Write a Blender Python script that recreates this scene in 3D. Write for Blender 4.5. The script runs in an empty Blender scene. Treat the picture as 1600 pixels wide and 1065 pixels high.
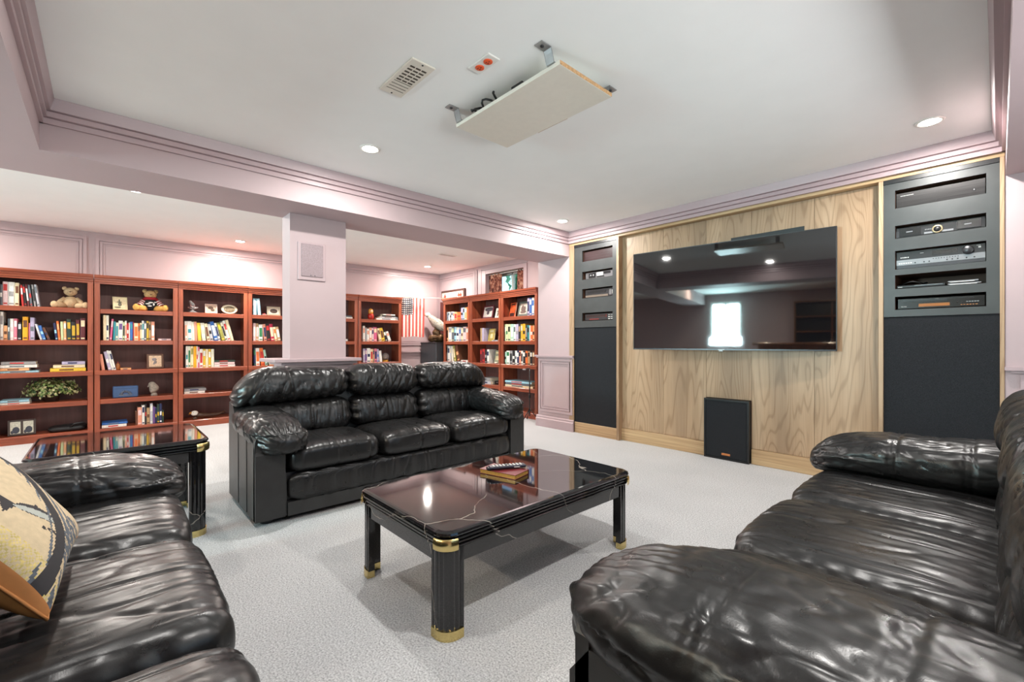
import bpy, math, random
import numpy as np
from mathutils import Vector, Matrix, Euler
random.seed(7)
S = bpy.context.scene
COL = S.collection
R = math.radians
PI = math.pi

# ---------------------------------------------------------------- camera
CAM_H = 1.03; FPX = 696.28; YAW = R(47.505); CYP = 536.45
cam_d = bpy.data.cameras.new('camera'); cam = bpy.data.objects.new('camera', cam_d); COL.objects.link(cam)
cam.location = (0, 0, CAM_H); cam.rotation_euler = (PI / 2, 0, YAW)
cam_d.sensor_fit = 'HORIZONTAL'; cam_d.sensor_width = 36.0; cam_d.lens = 36.0 * FPX / 1600
cam_d.shift_y = (CYP - 532.5) / 1600; cam_d.clip_start = 0.02; cam_d.clip_end = 100
S.camera = cam
# ---------------------------------------------------------------- world, exposure
S.view_settings.view_transform = 'Standard'; S.view_settings.look = 'None'
S.view_settings.gamma = 1.0; S.view_settings.use_curve_mapping = False
S.view_settings.exposure = 0.42
w = bpy.data.worlds.new('world'); S.world = w; w.use_nodes = True
wn = w.node_tree.nodes; wn.clear()
_sky = wn.new('ShaderNodeTexSky'); _sky.sky_type = 'NISHITA'; _sky.sun_disc = False; _sky.sun_elevation = R(48); _sky.sun_rotation = R(200)
_bg = wn.new('ShaderNodeBackground'); _bg.inputs['Strength'].default_value = 0.32
_wo = wn.new('ShaderNodeOutputWorld')
w.node_tree.links.new(_sky.outputs[0], _bg.inputs[0]); w.node_tree.links.new(_bg.outputs[0], _wo.inputs[0])
S.cycles.max_bounces = 10; S.cycles.diffuse_bounces = 6; S.cycles.glossy_bounces = 5
S.cycles.sample_clamp_indirect = 6.0; S.cycles.caustics_reflective = False; S.cycles.caustics_refractive = False
DOWN_W = 19.0          # watts of one ceiling downlight
LIB_W = 36.0
DAY_W = 178.0          # daylight through the rear glazing

# ---------------------------------------------------------------- main dimensions (metres)
CEIL = 2.32; BEAM = 2.05
XL = -7.08; XR = 1.65; YB = -4.6; YF = 4.04; YW = 4.65     # library wall, right wall, rear wall, media wall face, window wall
BX0, BX1 = -3.92, -3.41                                     # left beam
RX0, RX1 = 0.03, 0.54                                       # right beam
KY0, KY1 = -0.76, -0.25                                     # rear beam
BC = -6.75                                                  # bookcase fronts on the library wall (plane x)
BCY = 4.31                                                  # bookcase fronts on the window wall (plane y)

_fw = Vector((-math.sin(YAW), math.cos(YAW), 0)); _rt = Vector((math.cos(YAW), math.sin(YAW), 0))
def ray(x, y): return _fw + _rt * ((x - 800) / FPX) - Vector((0, 0, 1)) * ((y - CYP) / FPX)
def onX(x, y, X): d = ray(x, y); return Vector((0, 0, CAM_H)) + d * (X / d.x)
def onY(x, y, Y): d = ray(x, y); return Vector((0, 0, CAM_H)) + d * (Y / d.y)

# ---------------------------------------------------------------- materials
def lin(c):
    return tuple(((v / 255) / 12.92 if v / 255 <= .04045 else ((v / 255 + .055) / 1.055) ** 2.4) for v in c)
MATS = {}
class N:
    def __init__(s, name):
        s.m = bpy.data.materials.new(name); s.m.use_nodes = True; s.t = s.m.node_tree; s.t.nodes.clear()
        s.o = s.n('ShaderNodeOutputMaterial'); s.b = s.n('ShaderNodeBsdfPrincipled'); s.l(s.b.outputs[0], s.o.inputs[0])
    def n(s, k, **kw):
        x = s.t.nodes.new(k)
        for a, v in kw.items(): setattr(x, a, v)
        return x
    def l(s, a, b): s.t.links.new(a, b)
    def set(s, **kw):
        for k, v in kw.items(): s.b.inputs[k.replace('_', ' ')].default_value = v
    def coord(s, scale=(1, 1, 1), kind='Object', rot=(0, 0, 0)):
        c = s.n('ShaderNodeTexCoord'); mp = s.n('ShaderNodeMapping'); mp.inputs['Scale'].default_value = scale
        mp.inputs['Rotation'].default_value = rot
        s.l(c.outputs[kind], mp.inputs[0]); return mp.outputs[0]
    def noise(s, vec, scale, detail=3, rough=.5, dist=0):
        x = s.n('ShaderNodeTexNoise'); x.inputs['Scale'].default_value = scale; x.inputs['Detail'].default_value = detail
        x.inputs['Roughness'].default_value = rough; x.inputs['Distortion'].default_value = dist; s.l(vec, x.inputs[0]); return x.outputs[0]
    def ramp(s, fac, stops):
        x = s.n('ShaderNodeValToRGB'); e = x.color_ramp.elements
        while len(e) < len(stops): e.new(.5)
        for i, (p, c) in enumerate(stops): e[i].position = p; e[i].color = (*c, 1)
        s.l(fac, x.inputs[0]); return x.outputs[0]
    def bump(s, h, strength=.3, dist=.01, prev=None):
        x = s.n('ShaderNodeBump'); x.inputs['Strength'].default_value = strength; x.inputs['Distance'].default_value = dist
        s.l(h, x.inputs['Height'])
        if prev: s.l(prev, x.inputs['Normal'])
        return x.outputs[0]
    def base(s, sock): s.l(sock, s.b.inputs['Base Color'])
    def nrm(s, sock): s.l(sock, s.b.inputs['Normal'])
def plain(name, rgb, rough=.5, metal=0, spec=.5, var=.06, nscale=30, bump=0, coat=0):
    """a colour with slight procedural variation"""
    if name in MATS: return MATS[name]
    k = N(name); c = lin(rgb); v = k.coord()
    k.base(k.ramp(k.noise(v, nscale), [(.3, tuple(x * (1 - var) for x in c)), (.7, tuple(min(1, x * (1 + var)) for x in c))]))
    k.set(Roughness=rough, Metallic=metal, Specular_IOR_Level=spec)
    if coat: k.set(Coat_Weight=coat, Coat_Roughness=.05)
    if bump: k.nrm(k.bump(k.noise(v, nscale * 6), bump, .003))
    MATS[name] = k.m; return k.m
def wood(name, c0, c1, c2, grain=(22, 22, 1.1), rough=.4, axis_rot=(0, 0, 0), bump=.05, coat=0, pores=.5):
    k = N(name); v = k.coord(grain, rot=axis_rot)
    n1 = k.noise(v, 1.0, 6, .62, 1.4)
    c = k.ramp(n1, [(.25, lin(c0)), (.5, lin(c1)), (.75, lin(c2))])
    v2 = k.coord(tuple(g * 7 if g > 2 else g * 2 for g in grain), rot=axis_rot)
    n2 = k.noise(v2, 1.0, 3, .7)
    mx = k.n('ShaderNodeMix', data_type='RGBA', blend_type='MULTIPLY'); mx.inputs[0].default_value = pores
    k.l(c, mx.inputs[6]); k.l(k.ramp(n2, [(.35, (.55, .5, .45)), (.6, (1, 1, 1))]), mx.inputs[7])
    k.base(mx.outputs[2]); k.set(Roughness=rough)
    if coat: k.set(Coat_Weight=coat, Coat_Roughness=.12)
    k.nrm(k.bump(n2, bump, .002)); MATS[name] = k.m; return k.m
PINK = (181, 161, 163)
M_wall = plain('pink_paint', PINK, .55, var=.015, nscale=4, bump=.03)
M_trim = plain('pink_gloss_trim', (178, 157, 160), .38, var=.015, nscale=4)
M_ceil = plain('ceiling_paint', (243, 244, 242), .8, var=.012, nscale=5, bump=.03)
def carpet():
    k = N('carpet'); v = k.coord()
    a = k.noise(v, 150, 3, .7); b = k.noise(v, 2.2, 2)
    mx = k.n('ShaderNodeMix', data_type='RGBA', blend_type='MULTIPLY'); mx.inputs[0].default_value = 1
    k.l(k.ramp(a, [(.32, lin((138, 138, 139))), (.5, lin((186, 187, 188))), (.68, lin((216, 217, 217)))]), mx.inputs[6])
    k.l(k.ramp(b, [(.3, (.93, .93, .93)), (.7, (1, 1, 1))]), mx.inputs[7])
    k.base(mx.outputs[2]); k.set(Roughness=.95, Specular_IOR_Level=.1)
    k.nrm(k.bump(a, .55, .006)); return k.m
M_carpet = carpet()
def leather():
    k = N('black_leather'); v = k.coord()
    g = k.noise(v, 420, 2); m = k.noise(k.coord((1, 1, 1)), 14, 5, .62, .9); big = k.noise(v, 3.5, 3)
    k.base(k.ramp(big, [(.3, (.0075, .0075, .008)), (.7, (.014, .0135, .0135))]))
    k.l(k.ramp(m, [(.3, (.25,) * 3), (.7, (.40,) * 3)]), k.b.inputs['Roughness'])
    k.set(Specular_IOR_Level=.46)
    k.nrm(k.bump(m, .09, .008, k.bump(g, .12, .0012))); return k.m
M_leather = leather()
M_matte_leather = plain('black_vinyl', (44, 44, 44), .4, spec=.5, var=.2, nscale=12, bump=.1)
def marble():
    k = N('black_marble'); v = k.coord()
    d = k.n('ShaderNodeTexNoise'); d.inputs['Scale'].default_value = 2.3; d.inputs['Detail'].default_value = 4; k.l(v, d.inputs[0])
    mp = k.n('ShaderNodeMix', data_type='RGBA', blend_type='ADD'); mp.inputs[0].default_value = .3
    k.l(v, mp.inputs[6]); k.l(d.outputs[1], mp.inputs[7])
    vo = k.n('ShaderNodeTexVoronoi', feature='DISTANCE_TO_EDGE'); vo.inputs['Scale'].default_value = 1.7; k.l(mp.outputs[2], vo.inputs[0])
    br = k.noise(v, 2.6, 3)
    vein = k.ramp(vo.outputs[0], [(0, (1, 1, 1)), (.0035, (0, 0, 0))])
    mk = k.n('ShaderNodeMix', data_type='RGBA', blend_type='MULTIPLY'); mk.inputs[0].default_value = 1
    k.l(vein, mk.inputs[6]); k.l(k.ramp(br, [(.40, (0, 0, 0)), (.56, (1, 1, 1))]), mk.inputs[7])
    c = k.n('ShaderNodeMix', data_type='RGBA'); k.l(mk.outputs[2], c.inputs[0]); c.inputs[6].default_value = (.006, .006, .007, 1); c.inputs[7].default_value = (.34, .31, .27, 1)
    k.base(c.outputs[2]); k.set(Roughness=.05, Specular_IOR_Level=.6, Coat_Weight=.3, Coat_Roughness=.02); return k.m
M_marble = marble()
M_gold = plain('polished_brass', (222, 200, 136), .2, metal=1, var=.05)
M_cherry = wood('cherry_wood', (118, 56, 38), (148, 74, 50), (172, 92, 62), grain=(14, 14, 1.0), rough=.36, coat=.15, pores=.25)
M_cherry_h = wood('cherry_wood_horizontal', (118, 56, 38), (148, 74, 50), (172, 92, 62), grain=(14, 1.0, 14), rough=.36, coat=.15, pores=.25)
M_cherry_x = wood('cherry_wood_crosswise', (118, 56, 38), (148, 74, 50), (172, 92, 62), grain=(1.0, 14, 14), rough=.36, coat=.15, pores=.25)
M_cherry_back = wood('cherry_back_panel', (92, 60, 58), (108, 72, 68), (124, 84, 78), grain=(9, 9, .6), rough=.5, pores=.2)
def oak(name, rot=(0, 0, 0)):
    """plain-sawn oak: contour lines of stretched noise give cathedral figure"""
    k = N(name); v = k.coord((2.6, 2.6, .33), rot=rot); n1 = k.noise(v, 1.5, 2, .45, .3)
    ml = k.n('ShaderNodeMath', operation='MULTIPLY'); ml.inputs[1].default_value = 135; k.l(n1, ml.inputs[0])
    sn = k.n('ShaderNodeMath', operation='SINE'); k.l(ml.outputs[0], sn.inputs[0])
    ab = k.n('ShaderNodeMath', operation='MULTIPLY_ADD'); ab.inputs[1].default_value = .5; ab.inputs[2].default_value = .5; k.l(sn.outputs[0], ab.inputs[0])
    lines = k.ramp(ab.outputs[0], [(0, (.60, .54, .47)), (.22, (.93, .92, .9)), (1, (1, 1, 1))])
    tone = k.ramp(k.noise(k.coord((3.4, 3.4, .2), rot=rot), 1.3, 3), [(.3, lin((152, 126, 99))), (.52, lin((178, 149, 118))), (.72, lin((195, 169, 140)))])
    fine = k.noise(k.coord((130, 130, 3), rot=rot), 1, 2)
    a = k.n('ShaderNodeMix', data_type='RGBA', blend_type='MULTIPLY'); a.inputs[0].default_value = .6; k.l(tone, a.inputs[6]); k.l(lines, a.inputs[7])
    b = k.n('ShaderNodeMix', data_type='RGBA', blend_type='MULTIPLY'); b.inputs[0].default_value = .6; k.l(a.outputs[2], b.inputs[6]); k.l(k.ramp(fine, [(.3, (.78, .75, .72)), (.55, (1, 1, 1))]), b.inputs[7])
    k.base(b.outputs[2]); k.set(Roughness=.42); k.nrm(k.bump(fine, .08, .002)); return k.m
M_oak = oak('plain_sawn_oak')
M_oak_h = wood('grey_oak_horizontal', (164, 134, 98), (192, 160, 120), (208, 180, 140), grain=(.5, 7, 12), rough=.42, pores=.7)
M_barwood = wood('bar_wood', (96, 58, 30), (140, 86, 46), (168, 108, 62), grain=(12, 12, .8), rough=.3, coat=.3)
def cloth():
    k = N('black_speaker_cloth'); v = k.coord(); a = k.noise(v, 300, 2, .8)
    k.base(k.ramp(a, [(.3, (.010, .011, .013)), (.7, (.028, .03, .034))])); k.set(Roughness=.9, Specular_IOR_Level=.2)
    k.nrm(k.bump(a, .4, .002)); return k.m
M_cloth = cloth()
M_fascia = plain('charcoal_laminate', (58, 61, 61), .4, var=.12, nscale=9, bump=.04)
M_black = plain('black_plastic', (20, 20, 22), .35)
M_blackgloss = plain('black_gloss_plastic', (12, 12, 13), .25)
M_silver = plain('brushed_aluminium', (132, 132, 134), .38, metal=.85)
M_steel = plain('galvanised_steel', (172, 172, 172), .4, metal=.85)
M_gunmetal = plain('gunmetal_front', (70, 70, 72), .33, metal=.8)
M_white = plain('white_plastic', (232, 230, 224), .4)
M_melamine = plain('cream_melamine', (222, 216, 203), .35, var=.02)
M_chip = plain('chipboard_edge', (178, 140, 98), .8, var=.3, nscale=120)
M_dark = plain('dark_void', (10, 9, 9), .9)
M_amber = plain('amber_display', (150, 96, 52), .2)
def screen():
    k = N('television_screen'); k.set(Base_Color=(.004, .004, .005, 1), Roughness=.035, Specular_IOR_Level=1.0, Coat_Weight=.6, Coat_Roughness=.02); return k.m
M_screen = screen()
def glass(name, tint=(.9, .97, .95), rough=0.0):
    k = N(name); k.t.nodes.remove(k.b)
    gl = k.n('ShaderNodeBsdfGlossy'); gl.inputs['Roughness'].default_value = .02
    tr = k.n('ShaderNodeBsdfTransparent'); tr.inputs[0].default_value = (*tint, 1)
    mx = k.n('ShaderNodeMixShader'); mx.inputs[0].default_value = .07; k.l(tr.outputs[0], mx.inputs[1]); k.l(gl.outputs[0], mx.inputs[2]); k.l(mx.outputs[0], k.o.inputs[0]); return k.m
M_glass = glass('window_glass')
def crystal():
    k = N('clear_crystal'); k.set(Base_Color=(.95, .97, .97, 1), Roughness=.05, Transmission_Weight=.85, IOR=1.45); return k.m
M_crystal = crystal()
def emit(name, rgb, strength):
    k = N(name); k.set(Base_Color=(*lin(rgb), 1), Roughness=.4); k.b.inputs['Emission Color'].default_value = (*lin(rgb), 1); k.b.inputs['Emission Strength'].default_value = strength; return k.m
M_lamp = emit('lamp_lens', (255, 250, 240), 14)
M_leaf = plain('variegated_leaf', (128, 148, 84), .5, var=.4, nscale=40)
M_leaf2 = plain('pale_leaf', (206, 200, 150), .5, var=.25, nscale=40)
M_leaf3 = plain('dark_leaf', (62, 86, 48), .5, var=.3, nscale=40)

# ---------------------------------------------------------------- mesh building
class MB:
    """collects boxes, prisms, lathes and tubes into one mesh"""
    def __init__(s): s.v = []; s.f = []; s.mi = []; s.sm = []
    def add(s, vs, fs, mi=0, smooth=False):
        o = len(s.v); s.v += [tuple(p) for p in vs]; s.f += [tuple(i + o for i in f) for f in fs]; s.mi += [mi] * len(fs); s.sm += [smooth] * len(fs); return s
    def box(s, x0, x1, y0, y1, z0, z1, mi=0):
        if x0 > x1: x0, x1 = x1, x0
        if y0 > y1: y0, y1 = y1, y0
        if z0 > z1: z0, z1 = z1, z0
        return s.add([(x0, y0, z0), (x1, y0, z0), (x1, y1, z0), (x0, y1, z0), (x0, y0, z1), (x1, y0, z1), (x1, y1, z1), (x0, y1, z1)],
                     [(0, 3, 2, 1), (4, 5, 6, 7), (0, 1, 5, 4), (1, 2, 6, 5), (2, 3, 7, 6), (3, 0, 4, 7)], mi)
    def cbox(s, x0, x1, y0, y1, z0, z1, c=.004, mi=0):
        """box with chamfered edges"""
        X, Y, Z = (x0, x1), (y0, y1), (z0, z1); vs = []; idx = {}
        sg = (1, -1)
        for i in (0, 1):
            for j in (0, 1):
                for k in (0, 1):
                    P = (X[i], Y[j], Z[k]); d = (c * sg[i], c * sg[j], c * sg[k])
                    for a in range(3):
                        p = [P[b] + (0 if b == a else d[b]) for b in range(3)]; idx[i, j, k, a] = len(vs); vs.append(p)
        fs = []
        for a in range(3):
            b, e = (a + 1) % 3, (a + 2) % 3
            for sa in (0, 1):
                q = []
                for sb, se in ((0, 0), (1, 0), (1, 1), (0, 1)):
                    t = [0, 0, 0]; t[a] = sa; t[b] = sb; t[e] = se; q.append(idx[t[0], t[1], t[2], a])
                fs.append(q if sa else q[::-1])
            for sb in (0, 1):
                for se in (0, 1):
                    t0 = [0, 0, 0]; t0[b] = sb; t0[e] = se; t1 = list(t0); t1[a] = 1
                    q = [idx[(*t0, b)], idx[(*t1, b)], idx[(*t1, e)], idx[(*t0, e)]]
                    fs.append(q if (sb == se) else q[::-1])
        for i in (0, 1):
            for j in (0, 1):
                for k in (0, 1):
                    q = [idx[i, j, k, a] for a in range(3)]
                    fs.append(q if (i + j + k) % 2 else q[::-1])
        return s.add(vs, fs, mi)
    def prism(s, prof, axis, a0, a1, mi=0, smooth=False, caps=True):
        """closed profile (p,q) swept along an axis 'x' (y,z), 'y' (x,z), 'z' (x,y)"""
        n = len(prof)
        def P(p, q, a): return (a, p, q) if axis == 'x' else (p, a, q) if axis == 'y' else (p, q, a)
        vs = [P(p, q, a0) for p, q in prof] + [P(p, q, a1) for p, q in prof]
        fs = [(i, (i + 1) % n, (i + 1) % n + n, i + n) for i in range(n)]
        s.add(vs, fs, mi, smooth)
        if caps: s.add(vs, [tuple(range(n))[::-1], tuple(range(n, 2 * n))], mi)
        return s
    def lathe(s, prof, seg=20, mi=0, c=(0, 0, 0), smooth=True, ax='z', sx=1, sy=1):
        vs = []
        for r, h in prof:
            for k in range(seg):
                a = 2 * PI * k / seg; p = (r * math.cos(a) * sx, r * math.sin(a) * sy, h)
                if ax == 'x': p = (p[2], p[0], p[1])
                if ax == 'y': p = (p[0], p[2], p[1])
                vs.append((p[0] + c[0], p[1] + c[1], p[2] + c[2]))
        fs = []
        for i in range(len(prof) - 1):
            for k in range(seg): fs.append((i * seg + k, i * seg + (k + 1) % seg, (i + 1) * seg + (k + 1) % seg, (i + 1) * seg + k))
        fs.append(tuple(range(seg))[::-1]); fs.append(tuple(range((len(prof) - 1) * seg, len(prof) * seg)))
        return s.add(vs, fs, mi, smooth)
    def tube(s, path, r, seg=8, mi=0, smooth=True, flat=(1, 1)):
        P = [Vector(p) for p in path]; n = len(P); rs = r if isinstance(r, (list, tuple)) else [r] * n
        vs = []; up = Vector((0, 0, 1))
        t0 = (P[1] - P[0]).normalized(); side = t0.cross(up)
        if side.length < .05: side = t0.cross(Vector((1, 0, 0)))
        side.normalize()
        for i in range(n):
            t = (P[min(i + 1, n - 1)] - P[max(i - 1, 0)]).normalized()
            side = (side - t * side.dot(t)).normalized(); u2 = side.cross(t)
            for k in range(seg):
                a = 2 * PI * k / seg; vs.append(P[i] + side * (math.cos(a) * rs[i] * flat[0]) + u2 * (math.sin(a) * rs[i] * flat[1]))
        fs = [(i * seg + k, i * seg + (k + 1) % seg, (i + 1) * seg + (k + 1) % seg, (i + 1) * seg + k) for i in range(n - 1) for k in range(seg)]
        fs += [tuple(range(seg))[::-1], tuple(range((n - 1) * seg, n * seg))]
        return s.add(vs, fs, mi, smooth)
    def ball(s, c, r, seg=16, rings=10, mi=0):
        r = r if isinstance(r, (tuple, list)) else (r, r, r)
        vs = [(c[0], c[1], c[2] - r[2])]
        for i in range(1, rings):
            a = -PI / 2 + PI * i / rings
            for k in range(seg):
                b = 2 * PI * k / seg; vs.append((c[0] + r[0] * math.cos(a) * math.cos(b), c[1] + r[1] * math.cos(a) * math.sin(b), c[2] + r[2] * math.sin(a)))
        vs.append((c[0], c[1], c[2] + r[2])); L = len(vs) - 1; fs = []
        for k in range(seg): fs.append((0, 1 + (k + 1) % seg, 1 + k)); fs.append((L, L - seg + k, L - seg + (k + 1) % seg))
        for i in range(rings - 2):
            for k in range(seg): fs.append((1 + i * seg + k, 1 + i * seg + (k + 1) % seg, 1 + (i + 1) * seg + (k + 1) % seg, 1 + (i + 1) * seg + k))
        return s.add(vs, fs, mi, True)
    def mesh(s, name, mats):
        me = bpy.data.meshes.new(name); me.from_pydata(s.v, [], s.f)
        for m in (mats if isinstance(mats, (list, tuple)) else [mats]): me.materials.append(m)
        me.polygons.foreach_set('material_index', s.mi); me.polygons.foreach_set('use_smooth', s.sm); me.update(); return me
    def build(s, name, mats, parent=None, loc=None, rot=None):
        return link(name, s.mesh(name, mats), parent, loc, rot)
def link(name, me, parent=None, loc=None, rot=None):
    o = bpy.data.objects.new(name, me); COL.objects.link(o)
    if parent: o.parent = parent
    if loc: o.location = loc
    if rot: o.rotation_euler = rot
    return o
def thing(name, label, cat, loc=(0, 0, 0), rotz=0, group=None):
    o = bpy.data.objects.new(name, None); COL.objects.link(o); o.empty_display_size = .05
    o.location = loc; o.rotation_euler = (0, 0, rotz); return tag(o, label, cat, group)
def tag(o, label, cat, group=None):
    o['label'] = label; o['category'] = cat
    if group: o['group'] = group
    return o
def struct(o, label=None):
    o['kind'] = 'structure'
    if label: o['label'] = label
    return o
def fbm(p, f, seed, n=14, aniso=(1, 1, 1)):
    """cheap smooth noise for arrays of points, about -1..1"""
    rs = np.random.RandomState(seed); out = np.zeros(len(p))
    for i in range(n):
        d = rs.normal(size=3); d /= np.linalg.norm(d); k = d * f * rs.uniform(.6, 1.5) * np.array(aniso)
        out += np.sin(p @ k + rs.uniform(0, 6.28))
    return out / math.sqrt(n / 2) / 1.6
def np_link(name, P, F, mats, parent=None, smooth=True, mi=None):
    me = bpy.data.meshes.new(name); me.from_pydata([tuple(q) for q in P.tolist()], [], [tuple(int(i) for i in f) for f in F])
    for m in (mats if isinstance(mats, (list, tuple)) else [mats]): me.materials.append(m)
    if mi is not None: me.polygons.foreach_set('material_index', [int(a) for a in mi])
    me.polygons.foreach_set('use_smooth', [smooth] * len(me.polygons)); me.update(); return link(name, me, parent)
_topo = {}
def cube_topo(nx, ny, nz):
    key = (nx, ny, nz)
    if key in _topo: return _topo[key]
    idx = {}; V = []; F = []
    def vid(i, j, k):
        t = (i, j, k)
        if t not in idx: idx[t] = len(V); V.append((2 * i / nx - 1, 2 * j / ny - 1, 2 * k / nz - 1))
        return idx[t]
    for i in range(nx):
        for j in range(ny):
            F.append((vid(i, j, 0), vid(i, j + 1, 0), vid(i + 1, j + 1, 0), vid(i + 1, j, 0)))
            F.append((vid(i, j, nz), vid(i + 1, j, nz), vid(i + 1, j + 1, nz), vid(i, j + 1, nz)))
    for i in range(nx):
        for k in range(nz):
            F.append((vid(i, 0, k), vid(i + 1, 0, k), vid(i + 1, 0, k + 1), vid(i, 0, k + 1)))
            F.append((vid(i, ny, k), vid(i, ny, k + 1), vid(i + 1, ny, k + 1), vid(i + 1, ny, k)))
    for j in range(ny):
        for k in range(nz):
            F.append((vid(0, j, k), vid(0, j, k + 1), vid(0, j + 1, k + 1), vid(0, j + 1, k)))
            F.append((vid(nx, j, k), vid(nx, j + 1, k), vid(nx, j + 1, k + 1), vid(nx, j, k + 1)))
    _topo[key] = (np.array(V, float), F); return _topo[key]
def cushion(name, c, half, mat, parent, n=(40, 34, 14), e=(5, 5, 3), disp=None, post=None):
    """puffed box: a rounded superquadric, pushed out by disp(u, pos), then shaped by post(pos, u)"""
    V, F = cube_topo(*n); h = np.array(half, float); ee = np.array(e, float)
    u = V.copy()
    # warp grid so that samples sit evenly, then project on the superquadric |x|^ex+|y|^ey+|z|^ez = 1
    lo = np.zeros(len(u)); hi = np.ones(len(u)) * 1.01
    for _ in range(26):
        mid = (lo + hi) / 2; s = (np.abs(u) * mid[:, None]) ** ee
        big = s.sum(1) > 1; hi = np.where(big, mid, hi); lo = np.where(big, lo, mid)
    u = u * lo[:, None]
    g = np.sign(u) * np.abs(u) ** (ee - 1) * ee / h; g /= np.linalg.norm(g, axis=1)[:, None] + 1e-9
    p = u * h
    if disp is not None: p = p + g * disp(u, p)[:, None]
    if post is not None: p = post(p, u)
    p = p + np.array(c, float)
    return np_link(name, p, F, mat, parent)

# ================================================================ the room
struct(MB().box(XL - .1, XR + .1, YB - .1, YW + .3, -.12, 0).build('floor', M_carpet), 'pale grey loop carpet covering the whole floor')
struct(MB().box(XL - .1, XR + .1, YB - .1, YW + .3, CEIL, CEIL + .12).build('ceiling', M_ceil), 'smooth off-white ceiling')
wl = struct(MB().box(XL - .1, XL, YB, YW + .1, 0, CEIL).build('wall_left', M_wall), 'pale pink library wall behind the long row of bookcases')
RY0, RY1, RZ0, RZ1 = .2, 2.9, .7, 2.05                       # added unseen glazing on the right, there to brighten the ceiling
m = MB(); m.box(XR, XR + .1, YB, RY0, 0, CEIL); m.box(XR, XR + .1, RY1, YF + .2, 0, CEIL); m.box(XR, XR + .1, RY0, RY1, 0, RZ0); m.box(XR, XR + .1, RY0, RY1, RZ1, CEIL)
struct(m.build('wall_right', M_wall))
m = MB()
for b in ((RY0, RY0 + .06, RZ0, RZ1), (RY1 - .06, RY1, RZ0, RZ1), (1.07, 1.12, RZ0, RZ1), (1.97, 2.02, RZ0, RZ1), (RY0, RY1, RZ0, RZ0 + .06), (RY0, RY1, RZ1 - .06, RZ1)): m.box(XR + .02, XR + .07, b[0], b[1], b[2], b[3])
w3 = struct(m.build('fill_window', M_white), 'added unseen window in the right-hand wall, there for fill light'); MB().box(XR + .045, XR + .05, RY0, RY1, RZ0, RZ1).build('pane', M_glass, w3)
# window wall with its high window opening
WX0, WX1, WZ0, WZ1 = -5.70, -4.80, 1.50, 2.17
ww = MB(); ww.box(XL, WX0, YW, YW + .3, 0, CEIL); ww.box(WX1, BX0 + .05, YW, YW + .3, 0, CEIL); ww.box(WX0, WX1, YW, YW + .3, 0, WZ0); ww.box(WX0, WX1, YW, YW + .3, WZ1, CEIL)
wall_win = struct(ww.build('wall_window', M_wall), 'pale pink end wall of the library with a small high window')
# wall stub between library and media wall, media wall backing, right stub
wall_stub = struct(MB().box(BX0, -3.335, YF, YW + .3, 0, CEIL).build('wall_pier', M_wall), 'pale pink pier under the end of the beam beside the media wall')
struct(MB().box(-3.335, .03, 4.42, 4.5, 0, CEIL).build('wall_media', M_wall))
wall_stub_r = struct(MB().box(.025, XR, YF, YF + .2, 0, CEIL).build('wall_pier', M_wall), 'pale pink wall at the right edge beside the equipment tower')
# rear wall with a wide glazed opening
GX0, GX1, GZ0, GZ1 = -3.30, -2.55, .95, 2.12
rb = MB(); rb.box(XL, GX0, YB - .1, YB, 0, CEIL); rb.box(GX1, XR, YB - .1, YB, 0, CEIL); rb.box(GX0, GX1, YB - .1, YB, 0, GZ0); rb.box(GX0, GX1, YB - .1, YB, GZ1, CEIL)
struct(rb.build('wall_back', M_wall))
# beams
def beam(n, *b, label=None): return struct(MB().box(*b).build(n, M_wall), label)
bl = beam('beam_left', BX0, BX1, YB, YF, BEAM, CEIL, label='long pink boxed beam between the lounge and the library')
br = beam('beam_right', RX0, RX1, YB, YF, BEAM, CEIL, label='pink boxed beam running along the right edge of the lounge ceiling')
bk = beam('beam_back', BX1, RX0, KY0, KY1, BEAM, CEIL, label='pink boxed beam crossing behind the lounge ceiling')
# stepped crown moulding: profile as (projection from face, z)
CR = [(0, CEIL - .128), (.016, CEIL - .128), (.016, CEIL - .099), (.010, CEIL - .096), (.029, CEIL - .093), (.029, CEIL - .066), (.022, CEIL - .063), (.042, CEIL - .060), (.058, CEIL - .001), (0, CEIL - .001)]
def crown(name, axis, face, sgn, a0, a1):
    m = MB(); pr = [(face + sgn * p, z) for p, z in CR]
    if (axis == 'y') == (sgn > 0): pr = pr[::-1]
    m.prism(pr, axis, a0, a1); return struct(m.build(name, M_trim))
crown('trim_1', 'y', BX1, 1, KY1, YF); crown('trim_2', 'x', YF - .02, -1, BX1, RX0); crown('trim_3', 'y', RX0, -1, KY1, YF); crown('trim_4', 'x', KY1, 1, BX1, RX0)
# flat concentric panel mouldings: a(face, along) frames on a wall
def frame_on(parent, axis, face, sgn, a0, a1, z0, z1, steps=((.0, .030, .016), (.036, .060, .010), (.066, .078, .006)), name='panel_moulding', mat=None):
    """rectangular picture-frame mouldings; axis is the wall's run ('y' wall at x=face, 'x' wall at y=face)"""
    m = MB()
    for o0, o1, d in steps:
        for (p0, p1, q0, q1) in ((a0 + o0, a1 - o0, z1 - o1, z1 - o0), (a0 + o0, a1 - o0, z0 + o0, z0 + o1), (a0 + o0, a0 + o1, z0 + o1, z1 - o1), (a1 - o1, a1 - o0, z0 + o1, z1 - o1)):
            if axis == 'y': m.box(face, face + sgn * d, p0, p1, q0, q1)
            else: m.box(p0, p1, face, face + sgn * d, q0, q1)
    return m.build(name, mat or M_trim, parent)
frame_on(wl, 'y', XL, 1, -3.2, -.145, 1.0, 2.255); frame_on(wl, 'y', XL, 1, -.07, 4.66, 1.0, 2.255)
frame_on(wall_win, 'x', YW, -1, XL - .02, -5.99, 1.0, 2.255)
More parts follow.
